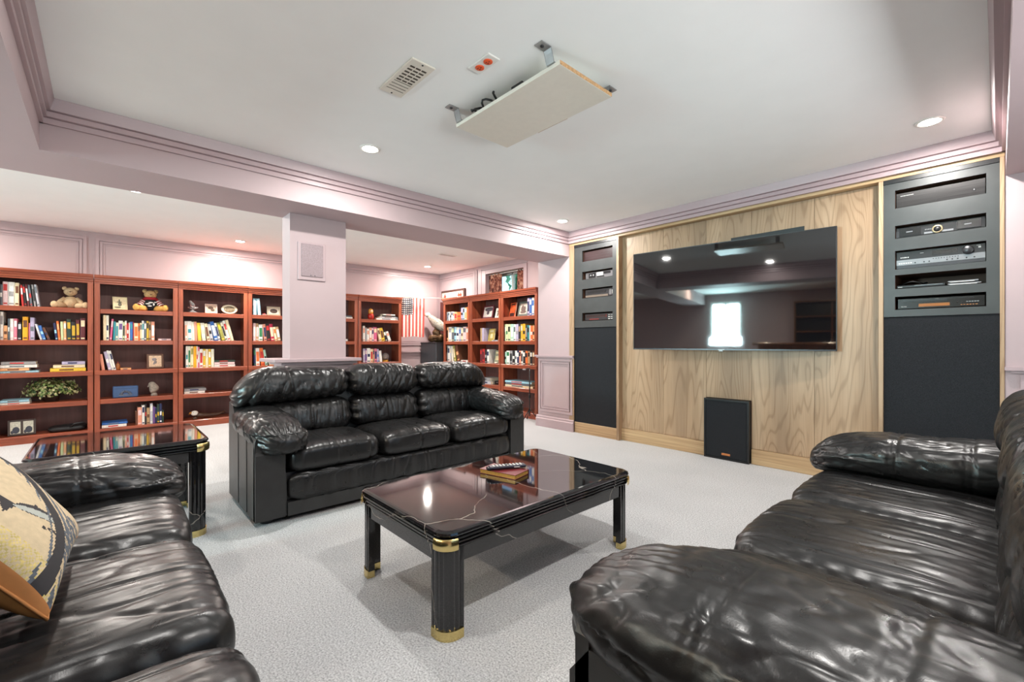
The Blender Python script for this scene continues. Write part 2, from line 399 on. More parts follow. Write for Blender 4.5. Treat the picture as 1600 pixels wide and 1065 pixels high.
# chair rail and lower mouldings of the library wall (seen below the flag)
m = MB(); m.box(XL, XL + .045, 3.69, YW, .875, .9); m.box(XL, XL + .022, 3.69, YW, .855, .875); m.build('chair_rail', M_trim, wl)
frame_on(wl, 'y', XL, 1, 3.72, YW - .02, .15, .845); struct(MB().box(XL, XL + .018, 3.69, YW, 0, .14).build('baseboard_left', M_trim))
# pier: chair rail, panel and baseboard
def pier_trim(p, x0, x1, n):
    m = MB(); m.box(x0 - .045, x1, YF - .035, YF, .868, .888); m.box(x0 - .02, x1, YF - .018, YF, .852, .868); m.build('chair_rail', M_trim, p)
    frame_on(p, 'x', YF, -1, x0 + .02, x1 - .02, .19, .845)
    m = MB(); pr = [(YF, 0), (YF - .026, 0), (YF - .026, .10), (YF - .018, .108), (YF - .018, .128), (YF - .008, .14), (YF, .14)]
    m.prism(pr, 'x', x0 - .02, x1); m.box(x0 - .02, x0, YF, YW, 0, .10); struct(m.build('baseboard_' + n, M_trim))
pier_trim(wall_stub, BX0, -3.335, 'pier'); pier_trim(wall_stub_r, .07, XR, 'right')
# window casing, frame, glass
m = MB(); m.box(WX0 - .27, WX0 - .235, YW - .02, YW, 1.0, 2.27); m.box(WX0 - .21, WX0 - .12, YW - .014, YW, 1.0, 2.25)
m.box(WX0 - .10, WX0, YW - .022, YW, 1.4, WZ1 + .06); m.box(WX1, WX1 + .07, YW - .022, YW, 1.4, WZ1 + .06); m.box(WX0, WX1, YW - .020, YW, WZ1, WZ1 + .06)
m.box(WX0 - .10, WX1 + .07, YW - .012, YW, WZ1 + .072, WZ1 + .09)
win = struct(m.build('window_1', M_trim), 'small high basement window above the bookcases')
m = MB(); yy = YW + .2
for b in ((WX0, WX0 + .04, WZ0, WZ1), (WX1 - .04, WX1, WZ0, WZ1), (WX0, WX1, WZ0, WZ0 + .04), (WX0, WX1, WZ1 - .03, WZ1), (-5.30, -5.27, WZ0, WZ1)): m.box(b[0], b[1], yy, yy + .05, b[2], b[3])
m.build('window_frame', M_white, win); MB().box(WX0, WX1, yy + .02, yy + .026, WZ0, WZ1).build('pane', M_glass, win)
MB().box(WX0, WX1, YW - .01, yy, WZ0 - .03, WZ0).build('window_sill', M_trim, win)
# rear glazing
m = MB()
for b in ((GX0, GX0 + .06, GZ0, GZ1), (GX1 - .06, GX1, GZ0, GZ1), (-2.95, -2.89, GZ0, GZ1), (GX0, GX1, GZ0, GZ0 + .06), (GX0, GX1, GZ1 - .06, GZ1)): m.box(b[0], b[1], YB - .07, YB - .02, b[2], b[3])
w2 = struct(m.build('window_2', M_white), 'wide rear window letting in daylight'); MB().box(GX0, GX1, YB - .05, YB - .045, GZ0, GZ1).build('pane', M_glass, w2)

# ---------------------------------------------------------------- column with ledge and speaker
colm = MB(); colm.box(-3.93, -3.73, 1.07, 1.51, .9, BEAM); colm.box(-3.98, -3.69, 1.02, 1.56, 0, .875)
column = struct(colm.build('column', M_wall), 'square pale pink column standing behind the sofa')
m = MB(); m.cbox(-4.04, -3.615, .93, 1.60, .885, .912, .004); m.box(-4.0, -3.66, .99, 1.58, .862, .885); m.build('ledge', M_trim, column)
sp = thing('wall_speaker', 'rectangular in-wall speaker with pink grille on the column', 'speaker', (-3.73, 1.2325, 1.535))
m = MB(); m.cbox(0, .012, -.107, .107, 0, .30, .003); m.build('frame', M_trim, sp)
k = N('pink_perforated_grille'); v = k.coord(); nz = k.noise(v, 260, 2, .8); k.base(k.ramp(nz, [(.35, lin((128, 110, 114))), (.65, lin((164, 146, 150)))])); k.set(Roughness=.5); k.nrm(k.bump(nz, .3, .002))
m = MB(); m.cbox(.012, .018, -.084, .084, .028, .288, .003); g = m.build('grille', k.m, sp)
for yy in (-.012, .02): MB().box(.018, .0195, yy - .004, yy + .004, .036, .042).build('badge_dot', M_black, g)

# ---------------------------------------------------------------- ceiling fittings
def downlight(x, y, label, watts, colr=(1, .97, .93), spread=150, blend=.6):
    t = thing('downlight', label, 'ceiling light', (x, y, CEIL), 0, 'recessed downlights')
    MB().lathe([(.047, -.001), (.047, -.004), (.058, -.008), (.066, -.004), (.068, 0)], 28).build('trim_ring', M_white, t)
    MB().lathe([(.0462, -.0005), (.0462, -.006), (.03, -.009), (.001, -.010)], 24).build('lens', M_lamp, t)
    ld = bpy.data.lights.new('downlight_lamp', 'AREA'); ld.shape = 'DISK'; ld.size = .085; ld.energy = watts; ld.color = colr
    lo = bpy.data.objects.new('downlight_lamp', ld); COL.objects.link(lo); lo.parent = t; lo.location = (0, 0, -.013)
    return t
downlight(-2.81, 1.30, 'glowing downlight in the lounge ceiling above the back sofa', DOWN_W)
downlight(-3.10, 3.56, 'glowing downlight in the far corner of the lounge ceiling', DOWN_W)
downlight(-.27, 3.54, 'glowing downlight in the ceiling above the equipment tower', DOWN_W)
downlight(-.27, 1.30, 'downlight in the lounge ceiling above the right-hand sofa', DOWN_W)
downlight(-6.46, 1.27, 'glowing downlight in the library ceiling left of the column', LIB_W, (1, .92, .84))
downlight(-6.46, 4.00, 'glowing downlight in the library ceiling above the flag', LIB_W * .8, (1, .92, .84))
downlight(-6.46, -1.45, 'downlight in the library ceiling above the leftmost bookcase', LIB_W, (1, .92, .84))
downlight(-4.62, 3.75, 'downlight in the library ceiling in front of the small window', LIB_W * .6, (1, .92, .84))
downlight(-4.9, .2, 'downlight in the middle of the library ceiling', LIB_W * .75, (1, .92, .84))
downlight(-1.55, .12, 'downlight in the lounge ceiling in front of the rear beam', DOWN_W * .45)  # extra lamp added to lift the underlit carpet in front
for i, (x, y) in enumerate(((-3.2, -2.7), (-1.95, -2.7), (-.7, -2.7))):
    downlight(x, y, ('first', 'second', 'third')[i] + ' downlight from the rear window above the bar', DOWN_W * 1.5, (1, .8, .58))
# daylight through the rear window, plus an added side lamp for the ceiling
def daylight(name, loc, rot, sx, sy, watts, colr):
    ld = bpy.data.lights.new(name, 'AREA'); ld.shape = 'RECTANGLE'; ld.size = sx; ld.size_y = sy; ld.energy = watts; ld.color = colr; ld.spread = R(115)      # spread narrowed and lamps aimed upward to brighten the ceiling
    o = bpy.data.objects.new(name, ld); COL.objects.link(o); o.location = loc; o.rotation_euler = rot; return o
daylight('rear_daylight', ((GX0 + GX1) / 2, YB - .16, (GZ0 + GZ1) / 2), (R(90 + 22), 0, 0), GX1 - GX0, GZ1 - GZ0, DAY_W, (.66, .93, 1))
daylight('side_fill', (XR + .16, (RY0 + RY1) / 2, (RZ0 + RZ1) / 2), (0, R(90 + 44), 0), RZ1 - RZ0, RY1 - RY0, DAY_W * .33, (.92, .97, 1))

# ceiling register
M_slot = plain('slot_shadow', (74, 66, 56), .8)
t = thing('ceiling_register', 'beige slotted air register in the ceiling beside the orange outlet', 'vent', (-1.945, 1.085, CEIL))
m = MB(); m.cbox(-.165, .165, -.062, .062, -.008, 0, .003); m.build('plate', M_melamine, t)
for i in range(10):
    dark = i < 6
    for j in range(3 if dark else 1):
        x = .112 - i * .026
        if dark: MB().box(x - .0055, x + .0055, -.042 + j * .030, -.018 + j * .030, -.0090, -.0078).build('slot', M_slot, t)
        else: MB().box(x - .004, x + .004, -.045, .045, -.0105, -.0078).build('slat', M_melamine, t); MB().box(x + .005, x + .009, -.045, .045, -.0088, -.0078).build('slot', M_slot, t)
for x in (-.15, .15): MB().lathe([(.005, -.008), (.004, -.0105), (.001, -.011)], 10, c=(x, 0, 0)).build('screw', M_gunmetal, t)
# orange outlet
t = thing('ceiling_outlet', 'white outlet plate with two orange sockets in the ceiling', 'outlet', (-1.6, 1.29, CEIL))
MB().cbox(-.075, .075, -.035, .035, -.007, 0, .003).build('plate', M_white, t)
M_orange = plain('orange_plastic', (222, 84, 36), .4)
for x in (-.03, .03):
    s = MB().lathe([(.021, -.007), (.021, -.010), (.019, -.011), (.001, -.011)], 22, c=(x, 0, 0)).build('socket', M_orange, t)
    m = MB()
    for dx, dy in ((-.006, -.006), (-.006, .006), (.008, 0)): m.box(x + dx - .004, x + dx + .004, dy - .0015, dy + .0015, -.0116, -.0108)
    m.build('pin_holes', M_dark, s)
# library ceiling vent
t = thing('ceiling_vent', 'small white air vent in the library ceiling', 'vent', (-5.42, 3.69, CEIL))
MB().cbox(-.05, .05, -.14, .14, -.008, 0, .003).build('plate', M_white, t)
for i in range(4): MB().box(-.036 + i * .02, -.026 + i * .02, -.12, .12, -.009, -.0078).build('slot', M_steel, t)

# hanging projector shelf
t = thing('projector_shelf', 'cream chipboard shelf hanging from the ceiling on steel brackets', 'shelf', (-1.668, 1.648, CEIL))
SZ = 2.24 - CEIL
m = MB(); m.cbox(-.385, .385, -.192, .192, SZ, SZ + .019, .001); m.build('board', M_melamine, t)
MB().box(.3851, .3865, -.191, .191, SZ + .001, SZ + .018).build('raw_edge', M_chip, t)
MB().box(-.12, .10, .1922, .194, SZ + .0, SZ + .004).build('edge_chip', M_chip, t)
for (x, sy) in ((-.35, -1), (.335, -1), (.335, 1), (-.35, 1)):
    # Z-shaped flat bar: foot on the ceiling, slanting web, tab screwed on the shelf
    w_ = .044; th = .004; y0 = sy * .155; y1 = sy * .20; y2 = sy * .215; y3 = sy * .275; m = MB(); zb = SZ + .0195
    m.box(x - w_ / 2, x + w_ / 2, y0, y1, zb, zb + th); m.box(x - w_ / 2, x + w_ / 2, y2, y3, -th - .0005, -.0005)
    pr = [(y1 - sy * .004, zb + th), (y1, zb), (y2, -.0005 - th), (y2 + sy * .004, -.0005)]
    m.prism(pr if sy > 0 else pr[::-1], 'x', x - w_ / 2, x + w_ / 2)
    b = m.build('bracket', M_steel, t)
    MB().lathe([(.009, -.005), (.008, -.009), (.001, -.010)], 10, c=(x, sy * .25, 0)).build('bolt', M_gunmetal, b)
m = MB(); pts = [(-.30 + .010 * i, -.16 + .04 * math.sin(i * .7), SZ + .027 + .032 * abs(math.sin(i * .45))) for i in range(26)]
m.tube(pts, .006, 6); o = m.build('power_cable', M_black); o.location = t.location; tag(o, 'black looped cable lying on the hanging ceiling shelf', 'cable')
m = MB(); m.cbox(.05, .13, -.175, -.135, SZ + .020, SZ + .05, .005); o = m.build('power_adapter', M_black); o.location = t.location; tag(o, 'black power adapter block on the hanging ceiling shelf', 'adapter')

# ================================================================ media wall
YT = 4.03; YP = 4.10
mw = thing('media_wall', 'built-in oak media wall with black equipment towers around the television', 'wall unit', (0, 0, 0))
edges = [-2.735, -2.25, -1.822, -1.432, -.972, -.56]
for i in range(5):
    m = MB(); x0, x1 = edges[i] + .0012, edges[i + 1] - .0012
    m.box(x0, x1, YP, YP + .02, .13 if i != 2 else .54, 2.166); o = m.build('oak_panel', M_oak, mw)
    o.location = (0, 0, 0)
# shift the grain of each panel by giving it its own origin
for i, o in enumerate([c for c in mw.children if c.name.startswith('oak_panel')]):
    d = Vector((.37 * i, 0, .61 * (i % 3))); o.data.transform(Matrix.Translation(d)); o.location = -d
MB().box(-2.735, -.56, YP + .021, YP + .03, .55, 2.166).build('panel_joint_backing', M_dark, mw)
for x0, x1 in ((-3.405, -3.335), (-2.752, -2.722), (-.572, -.546), (.006, .026)):
    MB().cbox(x0, x1, YT, YP + .2, 0, 2.1675, .002).build('post', M_oak, mw)
MB().box(-3.405, .026, YT, YP + .2, 2.168, 2.195).build('top_rail', M_oak_h, mw)
MB().cbox(-2.722, -1.826, YP - .018, YP, 0, .128, .002).build('base_board', M_oak_h, mw)
MB().cbox(-1.428, -.572, YP - .018, YP, 0, .128, .002).build('base_board', M_oak_h, mw)
MB().cbox(-3.335, -2.752, YT + .012, YT + .03, 0, .122, .002).build('base_board', M_oak_h, mw)
MB().cbox(-.546, .006, YT + .012, YT + .03, 0, .122, .002).build('base_board', M_oak_h, mw)
def tower(x0, x1, z0, z1, ox0, ox1, ops, lab):
    """black fascia with cut-outs over a cloth panel"""
    y0, y1 = YT + .012, YT + .03
    m = MB(); m.box(x0, ox0, y0, y1, z0, z1); m.box(ox1, x1, y0, y1, z0, z1)
    zz = [z0] + [v for a, b in sorted(ops) for v in (a, b)] + [z1]
    for a, b in zip(zz[0::2], zz[1::2]): m.box(ox0, ox1, y0, y1, a, b)
    f = m.build('equipment_fascia', M_fascia, mw); f['label'] = lab
    MB().box(x0, x1, y0 + .006, y1, .122, z0 - .003).build('speaker_cloth_panel', M_cloth, mw)
    MB().box(x0, x1, YT + .004, y0, z1 - .028, z1).build('fascia_top_strip', M_black, mw)
    m = MB()
    for a, b in ops:   # open-fronted cubby behind each cut-out
        d = .33; y = y1
        m.box(ox0 - .012, ox0, y, y + d, a - .01, b + .01); m.box(ox1, ox1 + .012, y, y + d, a - .01, b + .01)
        m.box(ox0 - .012, ox1 + .012, y, y + d, a - .012, a - .001); m.box(ox0 - .012, ox1 + .012, y, y + d, b + .001, b + .012); m.box(ox0 - .012, ox1 + .012, y + d, y + d + .01, a - .012, b + .012)
    m.build('equipment_cubby', plain('cubby_wood', (84, 54, 38), .6), mw)
OPR = [(1.963, 2.088), (1.755, 1.843), (1.542, 1.670), (1.406, 1.502), (1.262, 1.352)]
OPL = [(1.963, 2.089), (1.757, 1.848), (1.545, 1.652), (1.286, 1.378)]
tower(-.546, .006, 1.215, 2.168, -.484, -.051, OPR, 'charcoal fascia with five cut-outs')
tower(-3.335, -2.752, 1.212, 2.168, -3.222, -2.809, OPL, 'charcoal fascia with four cut-outs')

def box_dev(name, label, x0, x1, z0, z1, mat, y=YT + .04, d=.28, c=.003):
    t = thing(name, label, 'hi-fi unit', ((x0 + x1) / 2, y, z0), 0, 'hi-fi units in the media wall')
    W = (x1 - x0) / 2; Hh = z1 - z0
    MB().box(-W, W, .012, d, .004, Hh).build('case', M_black, t)
    MB().cbox(-W, W, 0, .012, .004, Hh, c).build('front_panel', mat, t)
    return t, W, Hh
def chip(t, name, x0, x1, z0, z1, mat, d=.002): return MB().box(x0, x1, -d, .001, z0, z1).build(name, mat, t)
def dashes(t, x0, x1, z, h, n, mat, name='marking'):
    m = MB(); s = (x1 - x0) / n
    for i in range(n):
        a = random.uniform(.45, .85); m.box(x0 + i * s, x0 + i * s + s * a, -.0012, .0005, z - h / 2, z + h / 2)
    return m.build(name, mat, t)
def knob(t, x, z, r, mat, d=.016, name='knob'): return MB().lathe([(r * .9, -d), (r, -d + .003), (r, 0)][::-1], 24, c=(x, 0, z), ax='y').build(name, mat, t)
M_mark = plain('pale_lettering', (206, 206, 204), .5)
M_champ = plain('champagne_ring', (196, 176, 140), .3, metal=.8)
# right tower, top to bottom
k = N('brushed_steel_front'); v = k.coord((3, 3, 300)); nz = k.noise(v, 1, 2); k.base(k.ramp(nz, [(.3, (.035, .034, .034)), (.7, (.06, .058, .058))])); k.set(Roughness=.3, Metallic=.75, Anisotropic=.6); M_brush = k.m
t, W, Hh = box_dev('power_amplifier', 'dark brushed-metal amplifier in the top opening of the right tower', -.482, -.053, 1.964, 2.07, M_brush)
dashes(t, -.19, -.12, Hh - .022, .004, 9, M_mark); knob(t, .165, .042, .006, M_silver, .004, 'power_button'); chip(t, 'indicator', -.015, -.011, .018, .022, M_black)
t, W, Hh = box_dev('cassette_deck', 'black twin cassette deck with round champagne dial', -.482, -.053, 1.756, 1.83, M_black)
for sx in (-1, 1):
    d = chip(t, 'cassette_door', sx * .14 - .055, sx * .14 + .055, .012, Hh - .006, M_blackgloss, .004); MB().box(sx * .14 - .02, sx * .14 + .012, -.0055, -.003, .036, .042).build('tape_window', M_silver, d)
    dashes(t, sx * .14 - .035, sx * .14 + .045, .016, .003, 8, M_mark)
chip(t, 'centre_strip', -.07, .07, .010, .022, M_silver, .003)
r_ = MB().lathe([(.020, -.012), (.026, -.012), (.027, -.009), (.027, 0)][::-1], 28, c=(-.005, 0, .032), ax='y').build('dial_ring', M_champ, t); MB().lathe([(.002, -.013), (.019, -.012), (.02, -.008)][::-1], 20, c=(-.005, 0, .032), ax='y').build('dial_face', M_black, r_)
for i in range(6): chip(t, 'button', -.066 + i * .008, -.061 + i * .008, .036, .042, M_silver)
chip(t, 'key_block', -.214, -.20, .008, .05, M_gunmetal)
t, W, Hh = box_dev('receiver', 'two-tone receiver with large volume knob in the right tower', -.482, -.053, 1.543, 1.662, M_black)
chip(t, 'silver_strip', -W + .002, W - .002, .026, .062, M_silver, .0015); chip(t, 'lower_strip', -W + .002, W - .002, .004, .024, M_gunmetal, .0012)
chip(t, 'display', -.03, .09, .078, .104, M_blackgloss, .002)
knob(t, .137, .083, .026, M_gunmetal, .02, 'volume_knob')
for i in range(10): knob(t, -.025 + i * .013, .052, .0028, M_black, .004, 'button')
for x in (-.115, -.07, -.045, .04, .065, .09, .13, .165): knob(t, x, .037, .004, M_black, .005, 'button')
for i in range(6): chip(t, 'input_button', -.2 + i * .012, -.192 + i * .012, .036, .042, M_mark)
dashes(t, -.19, -.145, .078, .006, 5, M_mark); dashes(t, -.09, -.065, .098, .002, 1, M_mark); dashes(t, .175, .195, .108, .004, 3, M_mark); chip(t, 'badge', .182, .194, .092, .102, M_mark)
t, W, Hh = box_dev('media_player', 'slim black player with pale lettering lying in the fourth opening', -.480, -.235, 1.407, 1.430, M_black)
dashes(t, -.112, -.09, .011, .005, 3, M_mark); chip(t, 'disc_slot', -.03, .11, .016, .019, M_silver)
o = MB().tube([(-.40 + .07 * math.cos(a), YT + .13 + .09 * math.sin(a), 1.4325 + .012 + .008 * math.sin(3 * a)) for a in np.linspace(0, 6.0, 30)], .004, 6).build('audio_cable', M_black); tag(o, 'black coiled cable on the slim player in the tower', 'cable')
for i in range(2):
    t, W, Hh = box_dev('disc_case', ('lower', 'upper')[i] + ' grey flat disc box stacked beside the slim player', -.225, -.070 - .012 * i, 1.4075 + .016 * i, 1.4225 + .016 * i, M_silver, d=.2)
    chip(t, 'label_strip', -W + .01, W - .02, .004, .008, M_mark)
t, W, Hh = box_dev('disc_player', 'glossy black disc player with amber display in the lowest right opening', -.474, -.055, 1.263, 1.338, M_blackgloss)
chip(t, 'disc_tray', -.185, .04, .05, .062, M_black, .004); chip(t, 'tray_lip', -.185, .16, .062, .065, M_gunmetal, .003); chip(t, 'display', -.10, .05, .016, .036, M_amber); chip(t, 'logo_badge', -.02, -.002, .056, .066, M_mark)
for i in range(5): chip(t, 'button', .125 + i * .012, .134 + i * .012, .034, .039, M_silver, .003)
for x in (.085, .108): knob(t, x, .033, .004, M_gunmetal, .004, 'button')
dashes(t, .1, .18, .018, .003, 6, plain('orange_lettering', (200, 130, 70), .5)); dashes(t, -.19, -.16, .02, .003, 4, M_mark)
# left tower
t, W, Hh = box_dev('equalizer', 'dark reddish unit in the top opening of the left tower', -3.219, -2.812, 1.964, 2.075, plain('dark_red_brown_front', (48, 30, 30), .3)); 
for z in (.03, .06, .085): chip(t, 'groove_line', -W, W, z, z + .002, M_gunmetal, .001)
t, W, Hh = box_dev('cassette_recorder', 'silver cassette recorder in the second opening of the left tower', -3.195, -2.812, 1.758, 1.835, M_silver)
chip(t, 'tape_door', -.145, -.05, .012, Hh - .012, M_black, .003); chip(t, 'meter', .06, .15, .042, .068, M_black); chip(t, 'pale_label', -.03, .05, .03, .066, M_white)
for i in range(7): chip(t, 'key', -.03 + i * .014, -.019 + i * .014, .014, .024, M_black, .004)
for x in (-.115, -.08): knob(t, x, .04, .01, M_steel, .006, 'tape_hub')
t, W, Hh = box_dev('video_recorder', 'grey video recorder in the third opening of the left tower', -3.200, -2.812, 1.546, 1.640, M_gunmetal)
chip(t, 'tape_flap', -.16, .09, .05, .075, M_black, .003); chip(t, 'lower_flap', -.185, .12, .008, .03, plain('taupe_plastic', (112, 98, 86), .4), .003); chip(t, 'control_block', .135, .165, .02, .08, M_silver)
for z in (.03, .045, .06): chip(t, 'button', .172, .182, z, z + .008, M_white)
t, W, Hh = box_dev('tuner', 'grey tuner with red strip in the lowest left opening', -3.205, -2.812, 1.287, 1.365, M_gunmetal)
chip(t, 'red_strip', -.13, .0, .012, .022, plain('dull_red', (140, 52, 46), .4)); chip(t, 'display', -.17, .09, .038, .064, plain('smoked_display', (66, 50, 48), .2)); chip(t, 'red_mark', .092, .104, .036, .066, plain('dull_red', (140, 52, 46), .4))
for i in range(3):
    for j in range(2): chip(t, 'button', .125 + j * .035, .15 + j * .035, .012 + i * .022, .019 + i * .022, M_white)

# floor-level speaker in the panel
t = thing('floor_speaker', 'black cloth-covered speaker standing in the oak panel', 'speaker', (-1.627, 4.06, 0))
m = MB(); m.cbox(-.193, .193, 0, .3, 0, .535, .004); m.build('cabinet', M_black, t)
m = MB()
for b in ((-.193, -.178, 0, .535), (.178, .193, 0, .535), (-.178, .178, 0, .016), (-.178, .178, .519, .535)): m.box(b[0], b[1], -.012, 0, b[2], b[3])
m.build('frame', M_black, t); MB().cbox(-.178, .178, -.007, 0, .016, .519, .003).build('grille_cloth', M_cloth, t)
bd = MB().cbox(-.037, .037, -.010, -.006, .040, .058, .001).build('badge', plain('copper_badge', (206, 132, 82), .3, metal=.7), t)

# television, swung out a little on its left side
tw, th_ = 1.625, .935
ang = R(6.5); u = Vector((math.cos(ang), math.sin(ang), 0))
tvc = Vector((-.812, 4.028, 0)) - u * (tw / 2)
tv = thing('television', 'large flat black television on the oak panel', 'television', (tvc.x, tvc.y, .972), ang)
MB().cbox(-tw / 2, tw / 2, .003, .03, 0, th_, .004).build('housing', M_black, tv)
MB().box(-tw / 2 + .006, tw / 2 - .006, 0, .0032, .012, th_ - .006).build('screen', M_screen, tv)
m = MB()
for b in ((-tw / 2, -tw / 2 + .006, 0, th_), (tw / 2 - .006, tw / 2, 0, th_), (-tw / 2, tw / 2, 0, .012), (-tw / 2, tw / 2, th_ - .006, th_)): m.box(b[0], b[1], -.002, .003, b[2], b[3])
m.build('bezel', M_gunmetal, tv); MB().box(-.025, .025, -.003, -.0018, .003, .008).build('logo', M_mark, tv); MB().box(-.02, .012, .0, .02, -.008, 0).build('sensor', M_silver, tv)
MB().box(-.45, .35, .03, .06, .25, .7).build('rear_bulge', M_black, tv)
MB().box(-.05, .25, .06, .135, .35, .6).build('wall_bracket', M_black, tv)
m = MB(); m.box(-1.60, -1.04, YP - .004, YP, 1.80, 1.962); o = m.build('cable_slot_plate', M_black, mw)
o = MB().cbox(-.02, .02, -.012, .02, 0, .012, .003).build('webcam', plain('tan_plastic', (190, 150, 120), .4)); o.location = tvc + u * (-.05) + Vector((0, 0, .9725 + th_)); o.rotation_euler.z = ang; tag(o, 'tiny tan clip sitting on top of the television', 'sensor')

# ================================================================ sofas
def sstep(a, b, x): t = np.clip((x - a) / (b - a), 0, 1); return t * t * (3 - 2 * t)
def crease(p, f, seed, aniso, power=5): return -(1 - np.abs(np.clip(fbm(p, f, seed, 8, aniso), -1, 1))) ** power
def smooth_outline(pts, n=5):
    out = []
    for i in range(len(pts) - 1):
        p0, p1, p2, p3 = (Vector(pts[max(0, min(len(pts) - 1, i + k))]) for k in (-1, 0, 1, 2))
        for j in range(n):
            t = j / n; q = .5 * (2 * p1 + (p2 - p0) * t + (2 * p0 - 5 * p1 + 4 * p2 - p3) * t * t + (3 * p1 - p0 - 3 * p2 + p3) * t ** 3); out.append((q.x, q.y))
    return out + [tuple(pts[-1])]
def groove(d, s=.007): return -np.exp(-(d / s) ** 2)
def sofa(label, loc, rotz, sw, aw=.19, seed=0, dy=0.0, pw=.148, pz=.515, droop=.06):
    D = lambda y: y if y > -.1 else y - dy
    t = thing('leather_sofa', label, 'sofa', loc, rotz); L = 3 * sw + 2 * aw
    core = MB(); core.box(-L / 2 + .02, L / 2 - .02, -.66 - dy, -.05, .04, .27); core.build('base_frame', M_matte_leather, t)
    # back shell
    m = MB(); m.prism([(y - dy, z) for y, z in [(-.56, .05), (-.60, .78), (-.66, .82), (-.75, .80), (-.74, .55), (-.70, .05)]], 'x', -L / 2 + .15, L / 2 - .15); m.build('back_shell', M_matte_leather, t)
    for s in (-1, 1):
        xo = s * (L / 2); xi = s * (L / 2 - .155)
        pr = [(D(y), z) for y, z in [(-.004, .03), (-.004, .40), (-.05, .46), (-.46, .49), (-.52, .56), (-.60, .64), (-.70, .64), (-.715, .5), (-.70, .03)]]
        if s > 0: pr = pr[::-1]
        sp_ = MB().prism(pr, 'x', min(xo, xi), max(xo, xi)).build('side_panel', M_matte_leather, t)
        for yy in (-.2, -.42):
            MB().tube([(xo + s * .0005, yy, .04), (xo + s * .0005, yy - .01, .5)], .003, 6).build('seam', M_matte_leather, sp_)
        # front panel of the arm, with its curved inner edge
        q = [(0, .03), (0, .48), (.025, .515), (.075, .51), (.12, .46), (.145, .385), (.158, .30), (.165, .2), (.168, .03)]
        q = q[:1] + smooth_outline(q[1:-1]) + q[-1:]; q = [(xo - s * a, z) for a, z in q]
        if s < 0: q = q[::-1]
        MB().prism(q, 'y', -.05, -.018).build('arm_front', M_matte_leather, t)
        sd = seed + 50 + s
        def dsp(u, p, sd=sd):
            front = sstep(.45, .95, u[:, 1]); d = .007 * fbm(p, 9, sd) + .005 * crease(p, 30, sd + 1, (1.3, .6, .5)) + .0024 * crease(p, 90, sd + 8, (1.2, .5, 1), 6) + .0012 * fbm(p, 150, sd + 9, 14, (1.3, .6, 1))
            ang_ = np.arctan2(p[:, 2], p[:, 0]); d += front * .005 * sstep(.35, .85, np.hypot(u[:, 0], u[:, 2])) * np.sin(ang_ * 19 + 2 * fbm(p, 15, sd + 4))
            for y0 in (.10, -.13): d += .005 * groove(p[:, 1] - y0 - .012 * fbm(p, 9, sd + 6), .006) + .0035 * groove(p[:, 1] - y0 - .018 - .012 * fbm(p, 9, sd + 6), .005)
            return d
        def pst(p, u, s=s):
            y = p[:, 1]; f = np.clip((y - .02 - dy / 2) / .36, 0, 1); b = np.clip((-y - .02) / .36, 0, 1)
            p[:, 2] += -droop * f ** 2.2 + .03 * b
            p[:, 0] += -s * .03 * f ** 1.5 * (p[:, 2] < .0)
            p[:, 0] *= 1 + .06 * f; return p
        ap = cushion('arm_pad', (s * (L / 2 - pw * .86), -.305 - dy / 2, pz), (pw, .38 + dy / 2, .1), M_leather, t, (52, 104, 40), (2.7, 4.5, 2.5), dsp, pst)
        # piped edge where pad meets the front panel
        pts = [(xo - s * a_, -.0175, z_) for a_, z_ in smooth_outline([(.002, .30), (.002, .47), (.026, .508), (.074, .503), (.116, .455), (.141, .382), (.154, .30)], 4)]
        if dy == 0: MB().tube(pts, .0035, 6).build('piping', M_leather, ap)
    for i in range(3):
        x = (i - 1) * sw; sd = seed + i * 7
        def dsp(u, p, sd=sd):
            top = sstep(.2, .7, u[:, 2]); side = sstep(.78, .98, np.abs(u[:, 0]))
            d = .005 * fbm(p, 6, sd) + .0010 * top * fbm(p, 120, sd + 1, 14, (1.4, .3, 1)) + .0015 * top * crease(p, 80, sd + 11, (1.5, .25, 1), 8) + .004 * top * crease(p, 24, sd + 2, (1.6, .35, .6), 7)
            d += side * .0012 * np.sin(p[:, 1] * 105 + 3 * fbm(p, 8, sd + 3)) + .012 * top * (1 - u[:, 0] ** 2)
            fr = sstep(.8, .98, u[:, 1]) * (1 - side); d += fr * .004 * np.sin(p[:, 0] * 60 + 4 * fbm(p, 6, sd + 9)) * sstep(.4, .9, np.abs(u[:, 0]))
            for x0 in (.0, -.36 * sw): d += .006 * groove(p[:, 0] - x0 - .006 * fbm(p, 5, sd + 5), .006)
            return d
        def pst(p, u): p[:, 2] -= .018 * sstep(-.2, -1, u[:, 1] * 1.0) ; return p
        cushion('seat_cushion', (x, -.265 - dy / 2, .347), (sw / 2 - .005, .297 + dy / 2, .086), M_leather, t, (84, 70, 18), (9, 7, 2.7), dsp, pst)
        # lumbar pillow
        def dsp(u, p, sd=sd + 100):
            fr = sstep(.0, .6, u[:, 1]); side = sstep(.7, .97, np.abs(u[:, 0]))
            return .006 * fbm(p, 8, sd) + fr * (.0012 * fbm(p, 140, sd + 1, 14, (1.5, 1, .4)) + .0035 * crease(p, 95, sd + 11, (1.4, 1, .35), 6) + .006 * crease(p, 30, sd + 2, (1.3, 1, .35), 6)) + side * .005 * np.sin(p[:, 2] * 95 + 3 * fbm(p, 9, sd)) + .008 * groove(p[:, 0] - .01 * fbm(p, 8, sd + 3), .008)
        cushion('lumbar_cushion', (x, -.545 - dy, .525), (sw / 2 - .002, .098, .118), M_leather, t, (78, 16, 34), (7, 2.6, 3.2), dsp, lambda p, u: p + np.stack([0 * p[:, 2], -.18 * p[:, 2], 0 * p[:, 2]], 1))
